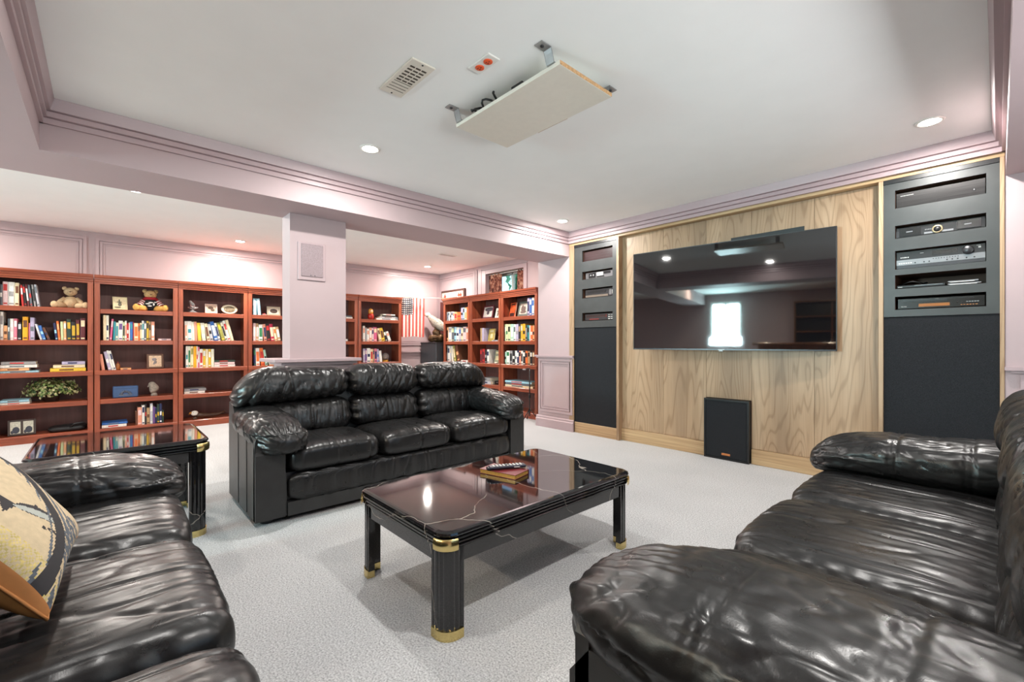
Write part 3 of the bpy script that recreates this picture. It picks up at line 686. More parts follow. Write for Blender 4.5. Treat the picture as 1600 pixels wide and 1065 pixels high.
        # head pillow, the outer ones run out over the arms with a rounded shoulder
        ext = (0 if i == 1 else aw * 1.02); sg = i - 1; hw = (sw + ext) / 2 + .004
        def dsp(u, p, sd=sd + 200):
            fr = sstep(-.2, .5, u[:, 1]); side = sstep(.75, .98, np.abs(u[:, 0])); low = sstep(.2, -.8, u[:, 2])
            d = .008 * fbm(p, 6.5, sd) + fr * (.0013 * fbm(p, 140, sd + 1, 14, (1.5, 1, .5)) + .004 * crease(p + .35 * p[:, [2, 1, 0]], 90, sd + 11, (1.4, .8, .4), 6) + .007 * crease(p + .5 * p[:, [2, 1, 0]], 24, sd + 2, (1.3, .8, .5), 6))
            d += side * .005 * np.sin(p[:, 2] * 95 + 3 * fbm(p, 9, sd)) + low * fr * .005 * np.sin(p[:, 0] * 85 + 5 * fbm(p, 5, sd + 7))
            return d + .007 * groove(p[:, 0] - .05 * sg - .3 * (p[:, 2]) * .2 - .008 * fbm(p, 8, sd + 3), .008)
        def pst(p, u, sg=sg, hw=hw):
            o = np.clip((p[:, 0] * sg - hw * .25) / (hw * .75), 0, 1) if sg else np.zeros(len(p))
            p[:, 2] -= .105 * o ** 2.4 * (u[:, 2] > -1.1) * (.55 + .45 * np.clip(u[:, 2] + .4, 0, 1)); p[:, 1] += -.12 * p[:, 2] - .035 * o ** 2; return p
        cushion('head_cushion', (x + sg * ext / 2, -.575 - dy, .752), (hw, .128, .118), M_leather, t, (92, 24, 40), (5.5, 2.4, 2.7), dsp, pst)
    # gathered front below the cushions and a plain plinth
    def dsp(u, p, sd=seed + 400):
        fr = sstep(0, .6, u[:, 1]); return fr * (.006 * np.sin(p[:, 0] * 46 + 5 * fbm(p, 3, sd)) * (.4 + .6 * np.abs(fbm(p, 6, sd + 1, 8, (1, 0, .2)))) + .006 * crease(p, 70, sd + 2, (1.2, .1, .12), 7))
    cushion('gathered_front', (0, -.02, .187), (1.5 * sw - .004, .034, .080), M_leather, t, (260, 6, 12), (30, 4, 4), dsp)
    MB().box(-1.5 * sw, 1.5 * sw, -.04, 0, .03, .108).build('plinth', M_matte_leather, t)
    for sx in (-1, 1):
        for yy in (-.07, -.64 - dy): MB().lathe([(.028, 0), (.034, .006), (.036, .045)], 16, c=(sx * (L / 2 - .07), yy, 0)).build('foot', M_black, t)
    return t
sofa('three-seat black leather sofa behind the coffee table, in front of the column', (-2.78, 1.655, 0), R(-90), .578, .168, 3)
sofa('black leather sofa in the left foreground with the fish cushion on it', (-1.455, .195, 0), 0, .648, .17, 31, .12, .185, .478, .05)
sofa('black leather sofa in the right foreground facing the coffee table', (-.565, 1.748, 0), R(90), .61, .168, 77, .12, .185, .515, .05)

# fish-print throw pillow
def pillow():
    n = 110; hs = .215
    a = np.linspace(-1, 1, n + 1); U, V = np.meshgrid(a, a, indexing='ij'); U = U.ravel(); V = V.ravel()
    edge = np.clip((1 - np.abs(U) ** 2.6) * (1 - np.abs(V) ** 2.6), 0, 1) ** .42
    pin = 1 - .09 * (1 - V ** 2) * np.abs(U) ** 3; pin2 = 1 - .09 * (1 - U ** 2) * np.abs(V) ** 3
    P = np.stack([U * hs * pin, V * hs * pin2, .082 * edge], 1); P[:, 2] += .004 * fbm(P, 22, 5) * edge
    Q = P.copy(); Q[:, 2] = -.07 * edge
    F = []; MI = []
    def idx(i, j): return i * (n + 1) + j
    def pat(u, v):
        # 0 cream, 1 charcoal, 2 blue-grey foliage, 3 pale fish belly, 4 straw, 5 tan piping
        if max(abs(u), abs(v)) > .965: return 5
        # bear-like dark band curving across the top is drawn as a heavy brush stroke
        d = math.hypot(u + .75, v + .85)
        if 1.40 < d < 1.58: return 1
        if 1.61 < d < 1.78 and math.sin(u * 40 + v * 31) > -.1: return 2
        if 1.33 < d < 1.40 and math.sin(u * 60 + v * 25) > .3: return 2
        # fish
        fu, fv = u - .26, v + .24; c, s_ = math.cos(.62), math.sin(.62); x = fu * c + fv * s_; y = -fu * s_ + fv * c
        h = .085 * max(0, 1 - ((x - .03) / .30) ** 2) ** .6 if abs(x - .03) < .30 else 0
        if abs(y) < h: return 3 if y < h * .35 and abs(y) < h * .86 and x < .26 else 1
        if -.40 < x < -.24 and abs(y) < (-.22 - x) * .75: return 1
        if abs(x - .02) < .05 and 0 < y < .12 - abs(x - .02): return 1
        # caption strokes
        if -.22 < y + .02 < -.17 and -.02 < x < .26 and math.sin(x * 85) > -.2: return 1
        # foliage at the right
        if .6 < u < .95 and -.45 < v < .45 and abs(u - .80) < .20 + .05 * math.sin(v * 40) and math.sin(u * 47 + 5 * math.sin(v * 33)) + math.sin(v * 41) > -.5: return 2
        if v < -.74 and math.sin(u * 190 + v * 130) + math.sin(u * 111 - v * 177) > .1: return 4
        return 0
    for i in range(n):
        for j in range(n):
            F.append((idx(i, j), idx(i + 1, j), idx(i + 1, j + 1), idx(i, j + 1))); MI.append(pat(a[i] + 1 / n, a[j] + 1 / n))
    o = thing('throw_pillow', 'cream throw pillow printed with a dark fish, on the left sofa', 'pillow', (-1.53, -.205, .645))
    u_ = Vector((0, .62, -.78)).normalized(); v_ = Vector((-.98, -.02, .16)); v_ = (v_ - u_ * v_.dot(u_)).normalized(); n_ = u_.cross(v_)
    o.rotation_euler = Matrix((u_, v_, n_)).transposed().to_euler()
    mats = [plain('cream_tapestry', (206, 186, 152), .9, var=.08, nscale=60, bump=.3), plain('charcoal_thread', (52, 50, 52), .9, nscale=60), plain('slate_thread', (96, 102, 110), .9, var=.4, nscale=90), plain('pale_fish_thread', (176, 180, 172), .9, nscale=60), plain('straw_thread', (206, 186, 118), .9, var=.25, nscale=90), plain('tan_piping', (186, 122, 66), .7)]
    np_link('printed_front', P, F, mats, o, True, MI)
    np_link('suede_back', Q, [f[::-1] for f in F], [plain('tan_suede', (198, 132, 70), .8, var=.12)], o)
    pts = []
    for k in range(81):
        s_ = k / 80 * 4; e = int(s_) % 4; f = (s_ % 1) * 2 - 1
        if k == 80: e, f = 3, 1
        uu, vv = ((f, -1), (1, f), (-f, 1), (-1, -f))[e]; pts.append((uu * hs * (1 - .09 * (1 - vv ** 2) * abs(uu) ** 3), vv * hs * (1 - .09 * (1 - uu ** 2) * abs(vv) ** 3), 0))
    MB().tube(pts, .0035, 6).build('piping', plain('tan_piping', (186, 122, 66), .7), o)
pillow()

# ================================================================ marble tables
def rrect(x0, x1, y0, y1, r, seg=7):
    pts = []
    for cx_, cy_, a0 in ((x1 - r, y1 - r, 0), (x0 + r, y1 - r, 90), (x0 + r, y0 + r, 180), (x1 - r, y0 + r, 270)):
        for k in range(seg + 1): a = R(a0 + 90 * k / seg); pts.append((cx_ + r * math.cos(a), cy_ + r * math.sin(a)))
    return pts
def loft_rr(m, x0, x1, y0, y1, r, prof, mi=0, top=True, bot=True):
    rings = []
    for ins, z in prof: rings.append([(x, y, z) for x, y in rrect(x0 + ins, x1 - ins, y0 + ins, y1 - ins, max(.004, r - ins))])
    n = len(rings[0]); vs = [p for rg in rings for p in rg]
    fs = [(i * n + k, i * n + (k + 1) % n, (i + 1) * n + (k + 1) % n, (i + 1) * n + k) for i in range(len(rings) - 1) for k in range(n)]
    m.add(vs, fs, mi)
    if bot: m.add(rings[0], [tuple(range(n))[::-1]], mi)
    if top: m.add(rings[-1], [tuple(range(n))], mi)
    return m
def reed(z0, z1, out, steps=5, deep=.007):
    return [(out + deep * (1 - math.sin(PI * k / steps)) , z0 + (z1 - z0) * k / steps) for k in range(steps + 1)]
def marble_table(name, label, x0, x1, y0, y1, Ht, lw=.088):
    t = thing(name, label, 'table', ((x0 + x1) / 2, (y0 + y1) / 2, 0)); hx, hy = (x1 - x0) / 2, (y1 - y0) / 2; r = .06
    m = MB(); top = [(.012, Ht - .022), (.004, Ht - .019), (0, Ht - .012), (.003, Ht - .005), (.011, Ht - .001), (.02, Ht)]
    loft_rr(m, -hx, hx, -hy, hy, r, top); m.build('top_slab', M_marble, t)
    m = MB()
    for i, z in enumerate((Ht - .036, Ht - .050, Ht - .064)): loft_rr(m, -hx, hx, -hy, hy, r, reed(z, z + .0135, .002 + .003 * i))
    m.build('reeded_edge', M_marble, t)
    ap0, ap1 = Ht - .118, Ht - .064; ins = .018; b = lw
    for nm, bx in (('apron', (-hx + b, hx - b, -hy + ins, -hy + ins + .02)), ('apron', (-hx + b, hx - b, hy - ins - .02, hy - ins)), ('apron', (-hx + ins, -hx + ins + .02, -hy + b, hy - b)), ('apron', (hx - ins - .02, hx - ins, -hy + b, hy - b))):
        MB().cbox(bx[0], bx[1], bx[2], bx[3], ap0, ap1, .002).build(nm, M_marble, t)
    # fluted legs with a rounded outer corner
    for sx in (-1, 1):
        for sy in (-1, 1):
            pr = []; R0 = .055; ox, oy = .012, .012; lw_ = lw - .006
            # walk from inner end of one face round the outer corner to the inner end of the other face
            raw = [(-lw_, 0)]
            nf = 4
            for k in range(25):
                q = k / 24; Ltot = (lw_ - R0) * 2 + R0 * PI / 2; d = q * Ltot
                if d < lw_ - R0: p = Vector((-lw_ + d, 0)); nn = Vector((0, 1))
                elif d < lw_ - R0 + R0 * PI / 2: a = (d - lw_ + R0) / R0; p = Vector((-R0 + R0 * math.sin(a), -R0 + R0 * math.cos(a))); nn = Vector((math.sin(a), math.cos(a)))
                else: p = Vector((0, -R0 - (d - (lw_ - R0) - R0 * PI / 2))); nn = Vector((1, 0))
                p = p - nn * .004 * (1 if k % 4 == 2 else .3 if k % 4 in (1, 3) else 0); raw.append((p.x, p.y))
            raw += [(0, -lw_), (-lw_ * .35, -lw_), (-lw_ * .35, -lw_ * .35), (-lw_, -lw_ * .35)]
            poly = [(sx * (hx - ox + px), sy * (hy - oy + py)) for px, py in raw[1:]]
            if sx * sy > 0: poly = poly[::-1]
            lg = MB().prism(poly, 'z', .03, Ht - .064).build('leg', M_marble, t)
            sq = [(sx * (hx - ox + px + (.002 if px > -lw_ * .3 or py > -.01 else 0)), sy * (hy - oy + py + (.002 if py > -lw_ * .3 or px > -.01 else 0))) for px, py in [(-lw_, .001)] + [(-R0 + (R0 + .001) * math.sin(R(a)), -R0 + (R0 + .001) * math.cos(R(a))) for a in range(0, 91, 15)] + [(.001, -lw_), (-lw_ * .35, -lw_), (-lw_ * .35, -lw_ * .35), (-lw_, -lw_ * .35)]]
            if sx * sy > 0: sq = sq[::-1]
            MB().prism(sq, 'z', 0, .034).build('foot_cap', M_gold, lg)
            # brass band round the table corner
            m = MB(); band = []
            for k in range(9):
                a = R(90 * k / 8); band.append((r * math.sin(a), r * math.cos(a)))
            ring = []
            for zz, o in ((Ht - .066, -.001), (Ht - .062, .003), (Ht - .045, .0045), (Ht - .028, .003), (Ht - .024, -.001)):
                ring.append([(sx * (hx - r + (r + o) / r * bx), sy * (hy - r + (r + o) / r * by), zz) for bx, by in band])
            n = 9; vs = [p for rg in ring for p in rg]
            fs = [(i * n + k, i * n + k + 1, (i + 1) * n + k + 1, (i + 1) * n + k) for i in range(4) for k in range(8)]
            if sx * sy > 0: fs = [f[::-1] for f in fs]
            m.add(vs, fs, 0, True); m.build('corner_band', M_gold, t)
    return t
marble_table('coffee_table', 'black marble coffee table with brass corners in the middle of the carpet', -1.955, -1.26, .842, 1.995, .382)
marble_table('end_table', 'black marble end table with brass corners beside the left sofa', -3.53, -2.87, -.27, .425, .52)

# books and remote on the coffee table
def flat_book(label, c, z, w_, l_, h, ang, cover, pages, cat='book', grp=None):
    t = thing('book', label, cat, (c[0], c[1], z), ang, grp)
    m = MB(); m.cbox(-l_ / 2, l_ / 2, -w_ / 2, w_ / 2, 0, .0025, .0008); m.cbox(-l_ / 2, l_ / 2, -w_ / 2, w_ / 2, h - .0025, h, .0008)
    m.box(-l_ / 2, l_ / 2, w_ / 2 - .003, w_ / 2, 0, h); m.build('cover', cover, t)
    MB().box(-l_ / 2 + .003, l_ / 2 - .003, -w_ / 2 + .003, w_ / 2 - .004, .0026, h - .0026).build('pages', pages, t); return t
M_gilt = plain('gilt_page_edge', (214, 166, 84), .35, metal=.35, var=.15, nscale=120)
M_maroon = plain('maroon_leatherette', (112, 36, 40), .35)
flat_book('red book with gilt page edges on the coffee table', (-1.665, 1.4715), .3825, .122, .214, .0225, R(13.8), M_maroon, M_gilt)
t = thing('remote_control', 'dark remote control with pale keys lying on the red book', 'remote', (-1.660, 1.488, .4056), R(64))
MB().cbox(-.095, .095, -.022, .022, .004, .018, .005).build('body', plain('navy_plastic', (34, 36, 52), .35), t)
MB().cbox(-.105, -.085, -.018, .018, .0, .014, .004).build('nose', M_black, t)
for i in range(9):
    for j in range(3):
        if (i, j) != (4, 1): MB().cbox(-.075 + i * .0175, -.066 + i * .0175, -.016 + j * .0115, -.0075 + j * .0115, .0178, .0205, .001).build('key', M_mark, t)
MB().lathe([(.009, .018), (.009, .0205), (.001, .021)], 16, c=(-.003, 0, 0)).build('round_key', M_gunmetal, t)
MB().box(.03, .06, -.0225, -.0219, .008, .013).build('brand_mark', M_mark, t)

# ================================================================ bookcases
SHZ = [1.415, 1.065, .728, .405, .078]      # shelf tops
BCW, BCH, BCD = .742, 1.79, .318
_bcparts = None
def bookcase(label, loc, rotz):
    """local frame: front faces -y at y=0, x centred, depth along +y"""
    global _bcparts
    if _bcparts is None:
        W = BCW / 2; st = .046; P = []
        def add(n, m, mat): P.append((n, m.mesh(n, mat)))
        for s in (-1, 1):
            a, b = (-W, -W + .02) if s < 0 else (W - .02, W); m = MB(); m.box(a, b, .012, BCD, 0, BCH - .03); add('side_panel', m, M_cherry)
            a, b = (-W, -W + st) if s < 0 else (W - st, W); m = MB(); m.cbox(a, b, -.002, .018, .07, 1.70, .002)
            q = -W + st * .5 if s < 0 else W - st * .5; m.cbox(q - .008, q + .008, -.005, 0, .75, 1.68, .001); add('stile', m, M_cherry)
        m = MB(); m.box(-W + .02, W - .02, BCD - .008, BCD, .07, 1.75); add('back_panel', m, M_cherry_back)
        for i, z in enumerate(SHZ):
            m = MB()
            if i == 2: m.box(-W + .02, W - .02, .012, BCD - .008, z - .03, z); m.cbox(-W, W, -.012, .018, z - .05, z, .004)
            elif i == 4: m.box(-W + .02, W - .02, .012, BCD - .008, z - .02, z)
            else: m.box(-W + .02, W - .02, .02, BCD - .008, z - .022, z); m.cbox(-W + st, W - st, .001, .02, z - .05, z, .003)
            add('shelf', m, M_cherry_x)
        m = MB(); m.cbox(-W, W, -.004, .016, 0, .076, .003); m.box(-W, W, -.010, -.004, 0, .05); add('base_board', m, M_cherry_x)
        m = MB(); pr = [(.016, 1.695), (-.004, 1.695), (-.004, 1.712), (-.012, 1.718), (-.012, 1.734), (-.02, 1.74), (-.02, 1.756), (-.030, 1.764), (-.034, 1.79), (.016, 1.79)]
        m.prism(pr, 'x', -W - .001, W + .001); m.box(-W, W, .016, BCD, 1.76, 1.79); add('cornice', m, M_cherry_x)
        _bcparts = P
    t = thing('bookcase', label, 'bookcase', loc, rotz, 'cherry bookcases lining the library')
    for n, me in _bcparts: link(n, me, t)
    return t
CASES = {}
def caseA(k, y0, y1, label): bookcase(label, (BC, (y0 + y1) / 2, 0), R(90)); CASES[k] = 'A'
def caseB(k, x0, x1, label): bookcase(label, ((x0 + x1) / 2, BCY, 0), 0); CASES[k] = 'B'
caseA(1, -.828, -.084, 'cherry bookcase with the ivy plant and plain teddy bear, leftmost')
caseA(2, -.078, .667, 'cherry bookcase with the teddy bear in a sweater and blue box')
caseA(3, .671, 1.414, 'cherry bookcase with the oval plate, right of the sweater bear')
caseA(4, 1.418, 2.162, 'cherry bookcase partly hidden by the left side of the column')
caseA(5, 2.178, 2.924, 'cherry bookcase partly hidden by the right side of the column')
caseA(6, 2.929, 3.676, 'cherry bookcase with the nesting doll, just left of the flag')
caseB(7, -6.448, -5.702, 'cherry bookcase right of the eagle statue')
caseB(8, -5.698, -4.95, 'cherry bookcase under the window, between its two neighbours')
caseB(9, -4.946, -4.198, 'cherry bookcase next to the pink pier, beside the thin floor stand')
bpy.context.view_layer.update()
CNAME = {1: 'bookcase with the ivy', 2: 'sweater-bear bookcase', 3: 'bookcase with the oval plate', 4: 'bookcase left of the column', 5: 'bookcase right of the column', 6: 'bookcase left of the flag', 7: 'bookcase beside the eagle', 8: 'bookcase under the window', 9: 'bookcase beside the pink pier'}
SNAME = ['top shelf', 'second shelf', 'middle shelf', 'fourth shelf', 'bottom shelf']
ORD = 'first second third fourth fifth sixth seventh eighth ninth tenth eleventh twelfth thirteenth fourteenth fifteenth sixteenth seventeenth eighteenth nineteenth twentieth twenty-first twenty-second twenty-third'.split()
PAL = dict(white=(232, 228, 220), cream=(232, 214, 176), ivory=(226, 220, 200), salmon=(222, 150, 124), pink=(214, 120, 140), palepink=(226, 196, 196), red=(186, 46, 44), crimson=(184, 40, 72), magenta=(206, 92, 130), maroon=(96, 36, 42), orange=(226, 112, 52), peach=(236, 172, 120), yellow=(236, 196, 60), gold=(206, 166, 48), amber=(238, 168, 32), olive=(150, 146, 70), palegreen=(196, 208, 160), mint=(170, 206, 186), green=(52, 122, 78), darkgreen=(46, 66, 56), teal=(50, 142, 152), lightblue=(158, 206, 222), blue=(52, 104, 176), navy=(36, 44, 84), lavender=(180, 170, 196), purple=(108, 76, 132), grey=(150, 148, 148), silver=(188, 188, 194), slate=(96, 104, 112), black=(34, 32, 34), brown=(104, 64, 44), tan=(178, 146, 106))
CW = {'palepink': 'pale pink', 'palegreen': 'pale green', 'darkgreen': 'dark green', 'lightblue': 'light blue'}
def bm(c): return plain('book_' + c, PAL[c], .5, var=.12, nscale=70)
M_pages = plain('book_pages', (226, 214, 188), .9, var=.08, nscale=200)
PLA, PLB = BC - .035, BCY + .035            # planes of the book spines
def place(case, px, py):
    """shelf coordinate (along, z) of a picture point at the spine plane"""
    if CASES[case] == 'A': q = onX(px, py, PLA); return q.y, q.z
    q = onY(px, py, PLB); return q.x, q.z
def wpos(case, a, z, back=0.0): return (PLA - back, a, z) if CASES[case] == 'A' else (a, PLB + back, z)
def crot(case): return R(90) if CASES[case] == 'A' else 0
LIM = {1: (-.778, -.132), 2: (-.030, .619), 3: (.719, 1.366), 4: (1.466, 2.114), 5: (2.226, 2.876), 6: (2.977, 3.628), 7: (-6.40, -5.75), 8: (-5.65, -4.998), 9: (-4.898, -4.246)}
def clear_h(sh): return (1.69 if sh == 0 else SHZ[sh - 1] - .052) - SHZ[sh] - .006
def book(case, sh, a0, a1, h, col, lean, label, band=None):
    """an upright book between a0 and a1 along the shelf; lean in radians, top to the right positive"""
    wd = a1 - a0; th = max(.006, wd * math.cos(lean) - .0008); h = min(h, clear_h(sh) / math.cos(lean) - th * abs(math.sin(lean))); d = min(.21, max(.12, h * .72))
    t = thing('book', label, 'book', (0, 0, 0), 0, 'books on the cherry bookcases')
    z = SHZ[sh] + .0006; piv = a0 if lean < 0 else a1
    # pivot on the bottom corner it rests on
    cxo = (th / 2) * math.cos(lean); czo = (th / 2) * abs(math.sin(lean))
    a = (a0 + cxo) if lean <= 0 else (a1 - cxo)
    if abs(lean) > 1e-3: a = a0 + wd / 2
    p = wpos(case, a, z + czo); t.location = p; t.rotation_euler = (0, lean, crot(case))
    W = th / 2; m = MB()
    pr = [(-W, d), (-W, .004), (-W * .6, .0005), (0, 0), (W * .6, .0005), (W, .004), (W, d), (W - .0016, d), (W - .0016, .006), (-W + .0016, .006), (-W + .0016, d)]
    m.prism(pr, 'z', 0, h, caps=False)
    for zz in (0, h):   # caps of spine and boards
        for q in ((1, 2, 3, 4, 5, 8, 9), (0, 1, 9, 10), (5, 6, 7, 8)): m.add([(pr[i][0], pr[i][1], zz) for i in q], [tuple(range(len(q))) if zz else tuple(range(len(q)))[::-1]])
    m.build('cover', bm(col), t)
    MB().box(-W + .0017, W - .0017, .007, d - .004, .002, h - .004).build('pages', M_pages, t)
    if band and th > .010:
        z0, z1 = random.choice(((.55, .85), (.25, .8), (.4, .6), (.62, .9))); MB().box(-W * .72, W * .72, -.0006, .002, h * z0, h * z1).build('title_block', bm(band), t)
        if th > .016: MB().box(-W * .72, W * .72, -.0006, .002, h * .06, h * .12).build('spine_mark', bm(band), t)
    return t
BANDS = {'white': ['slate', 'navy', 'red', 'teal', 'salmon', 'grey'], 'cream': ['brown', 'orange', 'olive', 'red', 'slate'], 'black': ['white', 'gold', 'red', 'grey'], 'navy': ['white', 'gold', 'lightblue'], 'maroon': ['gold', 'cream'], 'darkgreen': ['gold', 'cream'], 'grey': ['white', 'black']}
def row(case, sh, Z, items, dense=True):
    """items: (x0, x1, ytop, colour[, top shift in picture units[, band]]) in the picture window Z = (scale, ox, oy)"""
    sc, ox, oy = Z; prev = -99; out = []
    for it in items:
        x0, x1, yt, col = it[:4]; sh_px = it[4] if len(it) > 4 else 0
        a0, _ = place(case, ox + x0 / sc, oy + yt / sc); a1, zt = place(case, ox + x1 / sc, oy + yt / sc)
        at, _ = place(case, ox + (x0 + sh_px) / sc, oy + yt / sc); hh = zt - SHZ[sh]
        lean = math.atan2(at - a0, hh); lo, hi = LIM[case]
        a0 = max(a0, prev + .0006, lo); a1 = min(max(a1, a0 + .008), hi)
        if a1 - a0 < .005: continue
        if out:
            p0, p1, ph_, _, pl, _ = out[-1]; g = max(0, a0 - p1); hm = min(hh, ph_)
            if pl <= 0 and lean < pl: lean = -math.atan(min(math.tan(-lean), math.tan(-pl) + g / hm))
            if pl > lean >= 0: out[-1] = out[-1][:4] + (math.atan(min(math.tan(pl), math.tan(lean) + g / hm)),) + out[-1][5:]
        prev = a1; out.append((a0, a1, hh / math.cos(lean), col, lean, it[5] if len(it) > 5 else None))
    for i, (a0, a1, hh, col, lean, bd) in enumerate(out):
        if bd is None and random.random() < .8: bd = random.choice(BANDS.get(col, ['white', 'black', 'cream', 'navy']))
        book(case, sh, a0, a1, hh, col, lean, f"{'leaning ' if abs(lean) > .06 else ''}{CW.get(col, col)} book, {ORD[i]} upright from left, {SNAME[sh]}, {CNAME[case]}", bd)
_lie = {}
def lying(case, sh, Z, items, d=.2, word='book', grp='books on the cherry bookcases'):
    """flat stack, listed from the bottom: (x0, x1, ytop, ybottom, colour)"""
    sc, ox, oy = Z; z = SHZ[sh] + .0006; n = len(items)
    for i, (x0, x1, yt, yb, col) in enumerate(items):
        a0, z1 = place(case, ox + x0 / sc, oy + yt / sc); a1, z0 = place(case, ox + x1 / sc, oy + yb / sc); lo, hi = LIM[case]
        a0, a1 = max(a0, lo), min(a1, hi); _, z0 = place(case, ox + x0 / sc, oy + yb / sc); th = max(.005, z1 - z0)
        pos = '' if n == 1 else ('lowest' if i == 0 else 'topmost' if i == n - 1 else ORD[i] + ' from bottom'); key = (case, sh); _lie[key] = _lie.get(key, 0) + (i == 0)
        side = '' if _lie[key] == 1 else ' in right pile'
        t = thing('book' if word == 'book' else 'magazine', f"{CW.get(col, col)} {word} lying flat, {pos + side + ', ' if pos or side else ''}{SNAME[sh]}, {CNAME[case]}", word, (0, 0, 0), 0, grp)
        t.location = wpos(case, (a0 + a1) / 2, z, 0); t.rotation_euler = (0, 0, crot(case)); W = (a1 - a0) / 2; c = min(.002, th * .2)
        m = MB(); m.box(-W, W, 0, d, 0, c); m.box(-W, W, 0, d, th - c, th); m.box(-W, W, 0, .002, 0, th); m.build('cover', bm(col), t)
        MB().box(-W + .002, W - .002, .0025, d - .003, c, th - c).build('pages', M_pages, t)
        if th > .012: MB().box(-W * .5, W * .3, -.0006, .001, th * .3, th * .7).build('title_block', bm(random.choice(('slate', 'red', 'navy', 'brown'))), t)
        z += th + .0004
Z1 = (8.873, 0, 420); Z2 = (10.65, 150, 440); Z3 = (7.605, 250, 440); Z5 = (7.607, 0, 520); Z4 = (7.606, 140, 540); Z6 = (7.608, 520, 440); Z7 = (8.876, 680, 400); Z8 = (4.844, 690, 440); Z9 = (8.877, 270, 560)
row(1, 0, Z1, [(0, 33, 215, 'slate', 0, 'white'), (35, 110, 178, 'palepink', 0, 'red'), (112, 202, 185, 'white', 0, 'grey'), (205, 265, 195, 'cream', 0, 'brown'), (302, 334, 225, 'red', -26, 'white'), (340, 374, 218, 'black', -34, 'red'), (380, 412, 216, 'maroon', -38, 'white'), (420, 456, 225, 'slate', -40, 'red'), (474, 504, 222, 'grey', -44, 'black'), (518, 552, 222, 'silver', -50, 'slate')])
row(1, 1, Z1, [(0, 46, 592, 'white'), (47, 104, 785, 'peach', 0, 'brown'), (106, 136, 690, 'slate', 0, 'white'), (138, 190, 690, 'white', 0, 'palepink'), (191, 240, 690, 'pink', 0, 'white'), (246, 300, 740, 'black', 0, 'silver'), (312, 388, 665, 'amber', 0, 'brown'), (398, 417, 750, 'pink'), (418, 478, 675, 'lavender', 0, 'slate'), (556, 590, 768, 'silver', -88), (592, 640, 790, 'blue', -98, 'lightblue'), (660, 700, 820, 'brown', -110),
     (768, 806, 750, 'navy', -34), (808, 842, 725, 'orange', -30, 'peach'), (845, 884, 730, 'palegreen', -10), (886, 924, 728, 'peach', -8), (930, 990, 698, 'darkgreen', -8, 'gold'), (992, 1052, 735, 'black', -6, 'gold'), (1056, 1108, 707, 'maroon', -6), (1112, 1186, 685, 'maroon', 0, 'cream')])
lying(1, 2, Z5, [(0, 460, 465, 490, 'lightblue'), (0, 345, 430, 465, 'peach'), (0, 440, 390, 428, 'white'), (10, 425, 352, 390, 'grey')])
lying(1, 2, Z5, [(595, 1020, 432, 474, 'yellow'), (632, 1010, 392, 431, 'cream'), (735, 1012, 352, 391, 'lavender')])
lying(1, 3, Z5, [(0, 352, 845, 872, 'white'), (0, 345, 815, 844, 'lightblue')], word='magazine', grp='magazines on the cherry bookcases')
row(2, 1, Z2, [(118, 168, 556, 'cream'), (169, 216, 560, 'ivory'), (224, 262, 620, 'magenta', 34, 'palepink'), (280, 318, 662, 'teal', 18), (322, 366, 680, 'ivory', 10, 'teal'), (370, 442, 650, 'white', 8, 'purple'), (444, 478, 672, 'palegreen', 4), (479, 512, 650, 'white', 4), (513, 546, 690, 'red', 0, 'white'), (547, 566, 680, 'white'), (567, 614, 668, 'blue', 0, 'teal'), (615, 632, 670, 'red'), (633, 704, 690, 'cream', 0, 'orange'), (705, 732, 692, 'orange', 0, 'brown'), (733, 766, 685, 'cream'), (767, 800, 650, 'white'), (801, 840, 665, 'slate', 0, 'white'), (841, 880, 655, 'gold', 0, 'black'), (881, 914, 665, 'tan', 0, 'black'), (920, 976, 665, 'salmon', 0, 'white')])
lying(2, 1, Z2, [(1035, 1250, 942, 976, 'palepink')])
row(2, 2, Z4, [(142, 182, 100, 'salmon', -30), (222, 262, 72, 'lavender', -60), (263, 288, 58, 'white', -78, 'silver'), (289, 316, 62, 'white', -78, 'navy')])
lying(2, 2, Z4, [(366, 494, 276, 296, 'peach')], word='card', grp='loose cards on the shelves')
lying(2, 4, Z4, [(146, 440, 944, 980, 'white'), (146, 450, 918, 943, 'blue')])
row(2, 4, Z4, [(548, 570, 780, 'brown', -6), (571, 622, 730, 'salmon', 0, 'palepink'), (623, 656, 705, 'white'), (657, 678, 690, 'black'), (679, 717, 735, 'tan', 0, 'brown'), (719, 752, 685, 'silver'), (753, 779, 722, 'purple'), (780, 800, 735, 'navy'), (802, 830, 695, 'darkgreen'), (831, 861, 685, 'navy', 0, 'white'), (863, 882, 765, 'darkgreen')])
row(3, 1, Z3, [(296, 328, 470, 'white', -4, 'salmon'), (330, 380, 470, 'white', -6, 'teal'), (381, 412, 478, 'ivory', -8), (413, 444, 475, 'salmon', -22), (452, 492, 490, 'yellow', -20), (500, 546, 492, 'ivory', -34), (560, 596, 500, 'cream', -52, 'brown'), (600, 636, 505, 'silver', -62), (646, 692, 480, 'blue', -74, 'white'), (694, 722, 495, 'white', -70), (736, 776, 492, 'olive', -66, 'yellow'), (778, 806, 490, 'ivory', -64), (810, 842, 470, 'white', -70), (846, 880, 460, 'cream', -72)])
row(3, 2, Z3, [(306, 334, 765, 'white'), (335, 364, 765, 'ivory', 0, 'green'), (365, 398, 765, 'cream'), (399, 434, 768, 'amber'), (435, 450, 765, 'white'), (451, 470, 775, 'pink'), (472, 510, 800, 'white'), (511, 542, 798, 'gold'), (543, 574, 800, 'cream'), (575, 608, 800, 'gold'), (609, 644, 800, 'ivory')])
lying(3, 2, Z3, [(646, 892, 986, 1014, 'white'), (648, 886, 956, 985, 'palepink'), (646, 892, 932, 955, 'darkgreen')])
